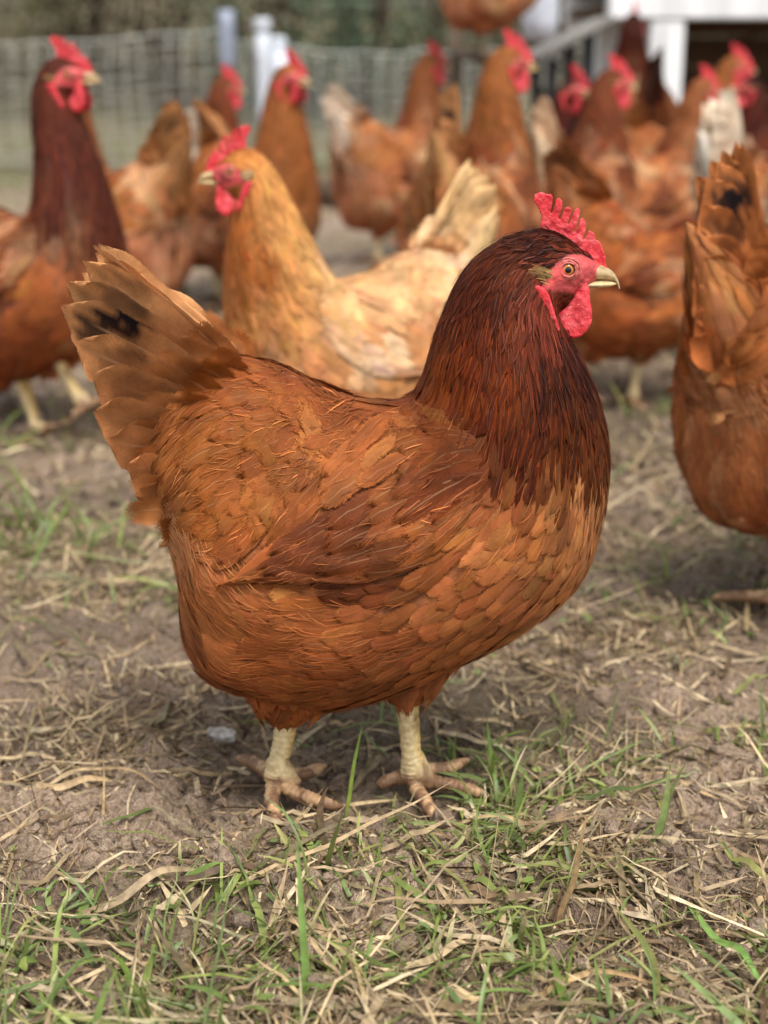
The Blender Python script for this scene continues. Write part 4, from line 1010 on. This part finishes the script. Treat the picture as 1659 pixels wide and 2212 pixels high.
    for side in (-1, 1):
        hp('wattle', WATTLE_ME, Matrix.Translation((0, side*.0075, 0)) @ Matrix.Rotation(R(side*8), 4, 'X'))
        hp('earlobe', LOBE_ME, Matrix.Translation((0, side*.0262, 0)) @ Matrix.Rotation(R(-side*3), 4, 'X') @ Matrix.Rotation(R(side*6), 4, 'Z'))
        ey = 0.0138
        mi = Matrix.Translation((EYE_AT[0], side*ey, EYE_AT[1])) @ Matrix.Scale(side, 4, (0, 1, 0))
        e = hp('eye', EYE_ME, mi); hp('eyelid', LID_ME, Matrix.Translation((0, .0026, 0)), parent=e)
        # ear tuft
        m = 90 if lod < 1.5 else 16; ce = head_local(zoomp([(430, 1080)]))[0]
        cx = r.normal(0, .0018, m); cz = r.normal(0, .0016, m); L_ = r.uniform(.005, .009, m); ang = R(12)+r.normal(0, .18, m)
        st = np.stack([ce[0]+.006+cx, np.full(m, side*.0248)+r.normal(0, .0008, m), ce[1]+cz], -1); dv = np.stack([-np.cos(ang), side*.06*np.ones(m), np.sin(ang)*.6+.05], -1)*L_[:, None]
        pw = .0006*(lod**.4); nn = np.stack([np.zeros(m), np.zeros(m), np.full(m, pw)], -1)
        Vt = np.stack([st-nn, st+nn, st+dv+nn*.3, st+dv-nn*.3], 1).reshape(-1, 3); Ft = np.arange(m*4).reshape(-1, 4)
        ec = lin((168, 132, 82)) if pal != 'buff' else lin((216, 182, 132)); Ct = np.repeat(ec*r.uniform(.5, 1.2, (m, 1)), 4, 0)
        hp('ear_tuft', mesh_np('ear_tuft', Vt, Ft, [M['wisp']], {'Col': ('FLOAT_COLOR', rgba(Ct))}))
    for lg, on, sw in ((LEG_NEAR, legs[0], swing[0]), (LEG_FAR, legs[1], swing[1])):
        if on:
            o = add('leg', lg, root)
            if sw: o.matrix_local = Matrix.Translation((0, 0, .12)) @ Matrix.Rotation(R(-sw), 4, 'Y') @ Matrix.Translation((0, 0, -.12))
    return root

def stand(px, py_ground, **kw):             # where a hen stands, from the pixel of the ground below its body
    x, y = on_ground(px, py_ground); return (float(x), float(y), float(ground_z(x, y, False)))
def at(px, Y):
    x, _ = on_plane(px, 600, Y); return (float(x), Y, float(ground_z(x, Y, False)))
# ------------------------------------------------------------------ woodland edge behind the run
def crown(n, rx, ry, rz, zc, cols, size, r, holes=0.25):
    p = r.normal(0, 1, (n, 3)); p /= np.linalg.norm(p, axis=1)[:, None]; rad = r.uniform(.35, 1, n)**.5
    bump = 1+0.35*fbm(p[:, 0]*2.3+r.random()*9, p[:, 1]*2.3, p[:, 2]*2.3, 2)
    p = p*(rad*bump)[:, None]*np.array([rx, ry, rz])+np.array([0, 0, zc])
    keep = fbm(p[:, 0]*3.1, p[:, 1]*3.1, p[:, 2]*3.1, 2) > -holes*1.2; p = p[keep & (p[:, 2] > .02)]; n = len(p)
    a = r.normal(0, 1, (n, 3)); a /= np.linalg.norm(a, axis=1)[:, None]; b = np.cross(a, r.normal(0, 1, (n, 3))); b /= np.linalg.norm(b, axis=1)[:, None]
    s = size*r.uniform(.6, 1.4, (n, 1)); nn = np.cross(a, b)*s*.25
    V = np.stack([p-a*s, p+b*s*.45+nn, p+a*s, p-b*s*.45+nn], 1).reshape(-1, 3)
    c = cols[r.integers(0, len(cols), n)]*r.uniform(.6, 1.3, (n, 1))
    return V, np.arange(n*4).reshape(-1, 4), np.repeat(c, 4, 0)
M['bark'] = mat_noise('bark', (58, 46, 36), (104, 88, 70), 40, .85, .6, .01)
def shrub(label, x, y, h, w, cols, n, seed, leaf=.03, stems=6):
    r = np.random.default_rng(seed); z0 = float(ground_z(x, y, False))
    root = bpy.data.objects.new('shrub', None); COL.objects.link(root); root.location = (x, y, z0); tag(root, label, 'shrub', 'shrubs along the wooded bank')
    V, F, c = crown(n, w, w*.7, h*.5, h*.52, cols, leaf, r)
    add('crown', mesh_np('crown', V, F, [M['leaf']], {'Col': ('FLOAT_COLOR', rgba(c))}, smooth=False), root)
    parts = []
    for i in range(stems):
        a = r.uniform(0, 6.28); e = np.array([math.cos(a)*w*.6, math.sin(a)*w*.4, h*r.uniform(.7, 1.0)]); m = e*.5+r.normal(0, .06, 3)
        P_, _ = catmull(np.array([[r.normal(0, .05), r.normal(0, .05), -.05], m, e]), 8); parts.append(tube(P_, np.linspace(.022, .006, 8), 6))
    V, F = joinVF(parts); add('trunk', mesh_np('trunk', V, F, [M['bark']]), root)
BROWN = lin(np.array([(84, 72, 54), (70, 60, 45), (98, 86, 64), (62, 52, 40)])); OLIVE = lin(np.array([(92, 92, 56), (76, 78, 48), (110, 106, 70), (88, 76, 52)]))
SAGE = lin(np.array([(98, 116, 92), (82, 104, 78), (118, 130, 104), (72, 84, 62)])); DARKG = lin(np.array([(64, 70, 46), (54, 58, 40), (80, 82, 56)]))
for i, (px, Y, h, w, cols, lab) in enumerate([
        (-60, 9.6, 1.5, .85, OLIVE, 'olive shrub at the far left behind the netting'), (150, 10.2, 1.7, .9, BROWN, 'brown leafless looking shrub above the large dark hen'),
        (360, 9.7, 1.5, .8, BROWN, 'brown shrub left of the grey fence post'), (585, 9.5, 1.6, .7, SAGE, 'grey green shrub behind the white fence posts'),
        (780, 9.6, 1.7, .6, SAGE, 'tall sage green shrub right of the white fence posts'), (960, 10.0, 1.6, .8, DARKG, 'dark green shrub behind the perched hen'),
        (1180, 10.4, 1.7, .9, DARKG, 'dark shrub behind the hen house'), (1420, 10.2, 1.6, .9, OLIVE, 'olive shrub hidden mostly by the hen house'), (1680, 10.2, 1.6, .9, BROWN, 'brown shrub at the far right behind the hen house')]):
    x, _ = on_plane(px, 100, Y); shrub(lab, float(x), Y, h, w, cols, 2600, 40+i)
r_ = np.random.default_rng(77); parts = []
for i in range(46):                          # the wood behind, one mass
    x = -9+18*i/45+r_.normal(0, .2); y = 12.0+r_.uniform(0, 2.5)
    V, F, c = crown(700, .9, .6, 1.5, 1.4, (BROWN, OLIVE, DARKG)[i % 3]*.8, .06, r_, .1); parts.append((V+np.array([x, y, float(ground_z(x, y, False))-.1]), F, c))
V, F = joinVF([(p[0], p[1]) for p in parts])
o = add('woodland', mesh_np('woodland', V, F, [M['leaf']], {'Col': ('FLOAT_COLOR', rgba(np.concatenate([p[2] for p in parts])))}, smooth=False), kind='stuff')
tag(o, 'dull brown and green wood filling the background', 'woodland')

# ------------------------------------------------------------------ electric netting fence
M['white_plastic'] = mat_noise('white_plastic', (176, 180, 188), (206, 210, 216), 20, .5, .1, .001)
M['grey_plastic'] = mat_noise('grey_plastic', (120, 126, 140), (158, 164, 178), 20, .5, .1, .001)
M['black_plastic'] = mat_noise('black_plastic', (26, 26, 28), (48, 48, 50), 20, .5, .1, .001)
M['strand'] = mat_noise('strand', (160, 162, 154), (200, 200, 192), 60, .6, .2, .001)
def fence(label, P0, P1, h, nrow, spacing, sag=.02):
    P0, P1 = np.array(P0, float), np.array(P1, float); d = P1-P0; Ln = np.linalg.norm(d); ang = math.atan2(d[1], d[0])
    root = bpy.data.objects.new('netting_fence', None); COL.objects.link(root); z0 = float(ground_z(P0[0], P0[1], False))
    root.location = (P0[0], P0[1], z0); root.rotation_euler = (0, 0, ang); tag(root, label, 'fence', 'netting fence sections')
    n = 24; s = np.linspace(0, 1, n)
    gz = ground_z(P0[0]+d[0]*s, P0[1]+d[1]*s, False)-z0
    for k in range(nrow):
        z = .04+(h-.04)*k/(nrow-1); pth = np.stack([s*Ln, .004*np.sin(s*19+k), gz+z-sag*np.sin(np.pi*s)*k/nrow+.004*np.sin(s*31+k*2)], -1)
        V, F = tube(pth, np.full(n, .0038 if k == nrow-1 else .0026), 6); add('horizontal_strand', mesh_np('horizontal_strand', V, F, [M['strand']]), root)
    m = int(Ln/spacing); t = np.linspace(0, h-.0, 7)
    V, F = tube(np.stack([.004*np.sin(t*14), np.zeros(7), t], -1), np.full(7, .0022), 5); me = mesh_np('vertical_strand', V, F, [M['strand']])
    for i in range(m+1):
        f = i/m; o = add('vertical_strand', me, root); o.location = (f*Ln+r_.normal(0, .004), 0, float(np.interp(f, s, gz))); o.rotation_euler = (0, r_.normal(0, .03), 0); o.scale = (1, 1, (h-sag*math.sin(math.pi*f))/h)
    return root
def gpt(px, Y): 
    x, _ = on_plane(px, 100, Y); return (float(x), Y)
def ztop(py, Y): return float(on_plane(829, py, Y)[1])
FY = 6.2
fence('pale netting fence stretching left of the grey topped post', gpt(-420, 6.6), gpt(488, FY), ztop(66, 6.3)-float(ground_z(*gpt(488, FY), False)), 11, .085)
fence('pale netting fence stretching right of the slanting white post', gpt(612, 6.0), gpt(1320, 6.4), ztop(104, 6.2)-float(ground_z(*gpt(612, 6.0), False)), 11, .075)
fence('short stretch of netting between the grey and white posts', gpt(490, FY), gpt(610, 6.02), ztop(80, 6.1)-float(ground_z(*gpt(612, 6.0), False)), 11, .075)
def post(label, b, t, rad, segs):
    b, t = np.array(b, float), np.array(t, float); root = bpy.data.objects.new('fence_post', None); COL.objects.link(root); root.location = b; tag(root, label, 'post', 'fence posts')
    for nm, f0, f1, mt, k in segs:
        P_ = np.linspace((t-b)*f0, (t-b)*f1, 6); rr = np.full(6, rad*k); rr[0] *= .92; rr[-1] *= .85
        V, F = tube(P_, rr, 14); add(nm, mesh_np(nm, V, F, [M[mt]]), root)
def P3(px, py, Y):
    x, z = on_plane(px, py, Y); return (float(x), Y, float(z))
def foot(px, Y):
    x, y = gpt(px, Y); return (x, y, float(ground_z(x, y, False))-.03)
post('thin fence post with bluish grey cap and black shaft', foot(490, 6.15), P3(488, 22, 6.15), .030, [('shaft', 0, .66, 'black_plastic', .8), ('cap', .64, 1, 'grey_plastic', 1.1)])
post('upright white fence post between two hens', foot(572, 5.9), P3(566, 40, 5.9), .030, [('shaft', 0, .94, 'white_plastic', 1), ('cap', .93, 1, 'white_plastic', 1.12)])
post('slanting white fence brace leaning to the left', foot(640, 5.7), P3(598, 88, 6.0), .034, [('shaft', 0, .95, 'white_plastic', 1), ('cap', .94, 1, 'white_plastic', 1.1)])

# ------------------------------------------------------------------ hen house on posts
M['white_wood'] = mat_noise('white_wood', (198, 198, 198), (232, 232, 230), 14, .6, .4, .002, stretch=(1, 1, .15))
M['dark_wood'] = mat_noise('dark_wood', (62, 44, 30), (92, 68, 46), 16, .8, .5, .003, stretch=(.15, 1, 1))
M['grey_wood'] = mat_noise('grey_wood', (104, 100, 94), (150, 146, 138), 18, .8, .5, .003, stretch=(.2, 1, 1))
M['felt'] = mat_noise('roof_felt', (52, 54, 54), (84, 86, 84), 60, .9, .4, .002)
def coop():
    Y = 4.2; x0 = P3(1318, 20, Y)[0]; x1 = x0+1.7; xb = P3(1445, 20, Y)[0]; zb = P3(1500, 42, Y)[2]; D = 1.1
    root = bpy.data.objects.new('hen_house', None); COL.objects.link(root); root.location = (x0, Y, 0); tag(root, 'white painted wooden hen house raised on posts', 'hen house')
    def b(nm, a0, a1, b0, b1, c0, c1, mt, bev=.005):
        o = add(nm, bevel_box(nm, (a1-a0, b1-b0, c1-c0), M[mt], bev), root); o.location = ((a0+a1)/2, (b0+b1)/2, (c0+c1)/2); return o
    px = xb-x0
    for xx, yy in ((px, 0), (1.62, 0), (px, D-.08), (1.62, D-.08)): b('post', xx-.046, xx+.046, yy, yy+.085, -.03, zb, 'white_wood')
    b('beam', 0, 1.7, -.004, .081, zb+.001, zb+.10, 'white_wood'); b('beam', 0, 1.7, D-.085, D, zb+.001, zb+.10, 'white_wood')
    for i in range(8): b('floor_board', .003, 1.697, .083+i*.115, .083+i*.115+.11, zb+.02, zb+.045, 'dark_wood', .002)
    for i in range(8): b('wall_board', .003, 1.697, .01, .032, zb+.102+i*.085, zb+.102+i*.085+.081, 'white_wood', .003)
    for i in range(8): b('wall_board', .003, 1.697, D-.03, D-.008, zb+.102+i*.085, zb+.102+i*.085+.081, 'white_wood', .003)
    for s in (0, 1.67): b('gable', s, s+.03, .034, D-.032, zb+.102, zb+.79, 'white_wood', .003)
    for i in range(6): b('back_board', px+.05, 1.58, D-.10, D-.088, .02+i*.10, .02+i*.10+.097, 'dark_wood', .002)
    rf = b('roof', -.12, 1.82, -.16, D+.16, zb+.80, zb+.83, 'felt'); rf.rotation_euler = (R(6), 0, 0)
coop()
def shelter():
    Y = 4.0; xa = P3(1178, 120, Y)[0]; xb = P3(1300, 60, Y)[0]; za = P3(1180, 128, Y)[2]; zb = P3(1300, 62, Y)[2]
    root = bpy.data.objects.new('shelter_box', None); COL.objects.link(root); root.location = (xa, Y, 0); tag(root, 'low dark shelter box under a sloping grey board lid', 'box')
    w = xb-xa
    for xx, top in ((.02, za), (w-.03, zb)):
        for yy in (.02, .42): 
            o = add('leg', bevel_box('leg', (.03, .03, top+.02), M['black_plastic'], .004), root); o.location = (xx, yy, (top-.02)/2)
    o = add('back_panel', bevel_box('back_panel', (w-.07, .012, za*.8), M['black_plastic'], .003), root); o.location = (w/2-.005, .42, za*.42)
    o = add('front_slat', bevel_box('front_slat', (.035, .012, za*.75), M['white_plastic'], .003), root); o.location = (w*.45, .005, za*.45)
    sl = math.atan2(zb-za, w)
    for i in range(4):
        o = add('lid_board', bevel_box('lid_board', (math.hypot(w, zb-za)+.06, .115, .018), M['grey_wood'], .003), root); o.location = (w/2, .03+i*.12, (za+zb)/2+.012); o.rotation_euler = (0, -sl, 0)
shelter()
def drinker():
    Y = 3.9; x, _, z = P3(1165, 88, Y); root = bpy.data.objects.new('hanging_feeder', None); COL.objects.link(root); root.location = (x, Y, z); tag(root, 'white cylindrical feeder hanging beside the hen house', 'feeder')
    V, F = tube(np.array([(0, 0, 0), (0, 0, .004), (0, 0, .05), (0, 0, .30), (0, 0, .34)]), np.array([.03, .042, .046, .044, .03]), 20); add('drum', mesh_np('drum', V, F, [M['white_plastic']]), root)
    V, F = tube(np.array([(0, 0, .33), (0, 0, .42), (.2, 0, .50)]), np.array([.003]*3), 6); add('hanger', mesh_np('hanger', V, F, [M['black_plastic']]), root)
drinker()
def perch():
    x, _, z = P3(1045, 85, 3.5); root = tag(add('perch_pole', None), 'wooden perch pole under the hen at the top edge', 'perch'); root.location = (x, 3.5, z-.035)
    V, F = tube(np.array([(0, -.04, .0), (0, .5, 0), (0, 1.4, 0)]), np.array([.018, .018, .018]), 12); add('pole', mesh_np('pole', V, F, [M['bark']]), root)
    V, F = tube(np.array([(0, 1.3, -z), (0, 1.3, -.2), (0, 1.3, .1)]), np.array([.022, .022, .022]), 12); add('upright', mesh_np('upright', V, F, [M['bark']]), root)
perch()
def log():
    x, y = on_ground(715, 450); P_, _ = catmull(np.array([(-.22, 0, .05), (-.08, .02, .055), (.08, -.01, .05), (.24, .02, .045)]), 16)
    V, F = tube(P_, np.interp(np.arange(16), [0, 8, 15], [.05, .045, .036])*(1+.06*rng.normal(0, 1, 16)), 14)
    o = add('log', mesh_np('log', V, F, [M['bark']])); o.location = (float(x), float(y), float(ground_z(x, y, False))); tag(o, 'dark fallen log on the ground behind the buff hen', 'log')
log()

# ------------------------------------------------------------------ the flock
hen('rust brown hen in sharp focus walking right in front of the flock', (XC, Y0, 0), 0, lod=1.0, wisps=7000, seed=3, detail=True, spread=1.0)
hen('pale buff hen facing left right behind the sharp rust hen', at(785, 1.46), 206, .95, 'buff', (40, -100), 0, -24, 1.35, (214, 178, 126), 0.0, 11, wisps=3000, tail_up=16)
hen('large dark chestnut hen with upright neck at the left edge', at(75, 1.88), -22, 1.05, 'redneck', (-60, -250), 0, 12, 2.0, (120, 74, 46), .6, 12, lean=-6, swing=(28, 20))
hen('tawny hen seen from behind with its neck hidden by the dark hen', at(262, 2.45), 146, 1.05, 'tan', (-40, -170), 0, 10, 2.4, (150, 104, 62), .5, 13, tail_up=22)
hen('brown hen facing away whose tail shows bright white', at(462, 2.95), 80, 1.0, 'brown', (-40, -200), 0, -46, 2.4, (236, 226, 206), 0, 14, tail_up=10)
hen('orange hen facing forward left of the white fence brace', at(548, 2.75), -48, 1.06, 'orange', (-30, -185), 0, 10, 2.4, (170, 120, 76), .3, 15)
hen('tan hen with whitish tail standing left of the black tailed hen', at(838, 3.5), 42, 1.14, 'tan', (-10, -165), 0, -20, 2.4, (232, 216, 192), 0, 16)
hen('golden necked hen turned away with black patch in its tail', at(1020, 2.3), 66, 1.1, 'orange', (-10, -225), 0, -52, 2.0, (196, 142, 92), .9, 17, tail_up=28)
hen('dark hen mostly hidden behind the head of the golden necked hen', at(1150, 2.9), -60, 1.0, 'dark', (-30, -200), 0, 10, 2.6, (90, 60, 40), .5, 18)
hen('brown hen with pale tail between the golden necked and spotted hens', at(1235, 2.6), 58, 1.08, 'brown', (0, -135), 0, -44, 2.4, (226, 196, 160), 0, 19, tail_up=8)
hen('light tan hen facing right with pale patches in front of the hen house', at(1372, 2.9), 26, 1.08, 'tan', (30, -95), 0, 0, 2.4, (196, 150, 104), .2, 20)
hen('hen with bright comb beside the white hen house post', at(1440, 3.4), 12, 1.12, 'orange', (0, -180), 0, -10, 2.6, (180, 130, 84), .2, 21)
hen('very dark hen with tall neck in front of the white hen house post', (lambda p: (p[0], p[1], p[2]+.10))(at(1362, 3.75)), 96, 1.05, 'dark', (-60, -250), 0, -30, 2.6, (70, 40, 30), .5, 22)
hen('hen with broad cream white tail turned away at the right', at(1668, 2.35), 30, 1.1, 'tan', (-20, -60), 0, 0, 2.4, (240, 230, 208), 0, 23, tail_up=26, spread=.5)
hen('buff hen with white tail cut off by the right edge', at(1840, 2.0), 36, 1.12, 'buff', (-20, -60), 0, 0, 2.2, (242, 232, 212), 0, 24, tail_up=22, spread=.5)
hen('hen at the right edge with only comb and head showing', at(1668, 3.2), 120, 1.0, 'dark', (-30, -200), 0, 60, 2.6, (120, 80, 60), .3, 25)
hen('reddish hen close by at the right edge with black barred tail', at(1785, 1.25), 32, 1.04, 'chestnut', (0, -60), 0, 0, 1.45, (178, 112, 64), 1.3, 26, wisps=5000, tail_up=24)
hen('chestnut hen bending down behind the head of the sharp hen', at(1310, 2.05), 6, .95, 'chestnut', (230, 520), 55, 0, 2.0, (140, 86, 50), .6, 27, lean=12)
hen('brown hen perched at the top edge of the view', (lambda p: (p[0], 3.55, P3(1045, 82, 3.55)[2]-.05))(at(1045, 3.55)), 40, 1.0, 'tan', (-30, -150), 0, 0, 2.6, (170, 120, 76), .3, 28, swing=(0, 0), legs=(False, False))

# ------------------------------------------------------------------ single things on the ground
def dropping():
    x, y = on_ground(478, 1580); bm = bmesh.new(); bmesh.ops.create_icosphere(bm, subdivisions=4, radius=.009)
    me = bpy.data.meshes.new('bird_dropping')
    for v in bm.verts:
        p = v.co.copy(); n = float(fbm(p.x*180, p.y*180, p.z*180, 2)); v.co = p*(1+.35*n); v.co.z *= .6; v.co.x *= 1.25
    bm.to_mesh(me); bm.free(); me.materials.append(mat_noise('dropping', (112, 104, 94), (196, 190, 180), 160, .6, .5, .002)); me.polygons.foreach_set('use_smooth', np.ones(len(me.polygons), bool))
    o = add('bird_dropping', me); o.location = (float(x), float(y), float(ground_z(x, y))+.004); tag(o, 'grey white bird dropping behind the near foot of the sharp hen', 'dropping')
dropping()
def single(name, label, cat, pts, W, c0, c1, mat, n=22):
    """One blade or stalk through given points (hen-scale metres)."""
    P_, _ = catmull(np.array(pts, float), n); t = np.linspace(0, 1, n)
    T = np.gradient(P_, axis=0); T /= np.linalg.norm(T, axis=1)[:, None]; S_ = np.cross(T, np.array([0.05, -.75, .66])); S_ /= np.linalg.norm(S_, axis=1)[:, None]
    w = W*np.clip(.7+.8*t-1.5*t**3, .08, 1); N_ = np.cross(S_, T)
    V = np.stack([P_-S_*w[:, None], P_-S_*w[:, None]*.5-N_*w[:, None]*.22, P_-N_*w[:, None]*.3, P_+S_*w[:, None]*.5-N_*w[:, None]*.22, P_+S_*w[:, None]], 1)
    c = lin(c0)[None]*(1-t[:, None])+lin(c1)[None]*t[:, None]; c = np.repeat(c[:, None], 5, 1)
    o = add(name, mesh_np(name, V.reshape(-1, 3), gridF(n, 5), [M[mat]], {'Col': ('FLOAT_COLOR', rgba(c.reshape(-1, 3)))})); tag(o, label, cat); return o
def GP(px, py, up=0.0):                     # a point over the ground at that pixel's spot
    x, y = on_ground(px, py); return (float(x), float(y), float(ground_z(x, y))+up)
def UP(px0, py0, px, py):                   # a point above the ground spot (px0, py0), seen at (px, py)
    x, y = on_ground(px0, py0); a, z = on_plane(px, py, float(y)); return (float(a), float(y), float(z))
single('dry_stalk', 'upright broken dry brown stalk in the right foreground', 'stalk', [GP(1202, 2000), UP(1205, 2000, 1215, 1960), UP(1205, 2000, 1240, 1900), UP(1205, 2000, 1252, 1830), UP(1205, 2000, 1268, 1765)], .0019, (140, 112, 78), (168, 140, 100), 'straw')
single('grass_blade', 'tall straight green blade left of centre in the foreground', 'grass blade', [GP(655, 2170), UP(655, 2170, 660, 2100), UP(655, 2170, 652, 1980), UP(655, 2170, 642, 1812)], .0022, (120, 152, 74), (140, 168, 96), 'grass')
single('grass_blade', 'green blade in front of the toes of the near foot', 'grass blade', [GP(655, 1880), UP(655, 1880, 640, 1850), UP(655, 1880, 615, 1812), UP(655, 1880, 590, 1775)], .0020, (110, 140, 66), (196, 180, 120), 'grass')
single('grass_blade', 'thin yellow green blade rising between the two legs', 'grass blade', [GP(745, 1775), UP(745, 1775, 755, 1720), UP(745, 1775, 765, 1650), UP(745, 1775, 782, 1570)], .0013, (150, 166, 70), (120, 146, 70), 'grass')
single('grass_blade', 'green tuft blade standing on bare mud at the right, taller one', 'grass blade', [GP(1408, 1835), UP(1408, 1835, 1428, 1780), UP(1408, 1835, 1440, 1720), UP(1408, 1835, 1445, 1655)], .0022, (120, 142, 80), (150, 160, 100), 'grass')
single('grass_blade', 'green tuft blade standing on bare mud at the right, bent one', 'grass blade', [GP(1418, 1832), UP(1418, 1832, 1432, 1780), UP(1418, 1832, 1450, 1710), UP(1418, 1832, 1480, 1650)], .0016, (130, 150, 84), (110, 110, 70), 'grass')
single('grass_blade', 'long green blade lying at the right edge of the foreground', 'grass blade', [GP(1490, 1960, .004), GP(1545, 2040, .012), GP(1600, 2100, .012), GP(1659, 2160, .004)], .0024, (140, 170, 90), (110, 150, 70), 'grass')
single('straw_blade', 'broad dead blade lying across the left foreground', 'straw', [GP(180, 1995, .004), GP(260, 1985, .010), GP(350, 1950, .012), GP(450, 1900, .004)], .0026, (146, 124, 94), (170, 148, 114), 'straw')
single('straw_blade', 'long thin straw curving over bare mud at the left', 'straw', [GP(95, 1715, .003), GP(150, 1672, .012), GP(215, 1665, .014), GP(290, 1690, .006), GP(370, 1725, .002)], .0011, (190, 166, 124), (150, 120, 84), 'straw')
single('straw_blade', 'flat pale dead blade on bare mud at the left', 'straw', [GP(80, 1722, .004), GP(130, 1706, .008), GP(190, 1700, .007), GP(245, 1702, .004)], .0026, (186, 160, 122), (170, 140, 100), 'straw')
single('straw_blade', 'long curved straw along the bottom right of the foreground', 'straw', [GP(1110, 2205, .003), GP(1200, 2150, .008), GP(1300, 2125, .010), GP(1420, 2150, .006)], .0018, (190, 160, 112), (160, 126, 84), 'straw')
single('straw_blade', 'long straight straw below the right foot of the sharp hen', 'straw', [GP(985, 1800, .004), GP(1080, 1812, .008), GP(1190, 1840, .008), GP(1300, 1862, .003)], .0014, (184, 160, 116), (150, 122, 84), 'straw')
single('straw_blade', 'pale straw stretching between the two feet', 'straw', [GP(735, 1748, .004), GP(790, 1742, .006), GP(860, 1738, .004)], .0013, (206, 180, 136), (196, 168, 122), 'straw')
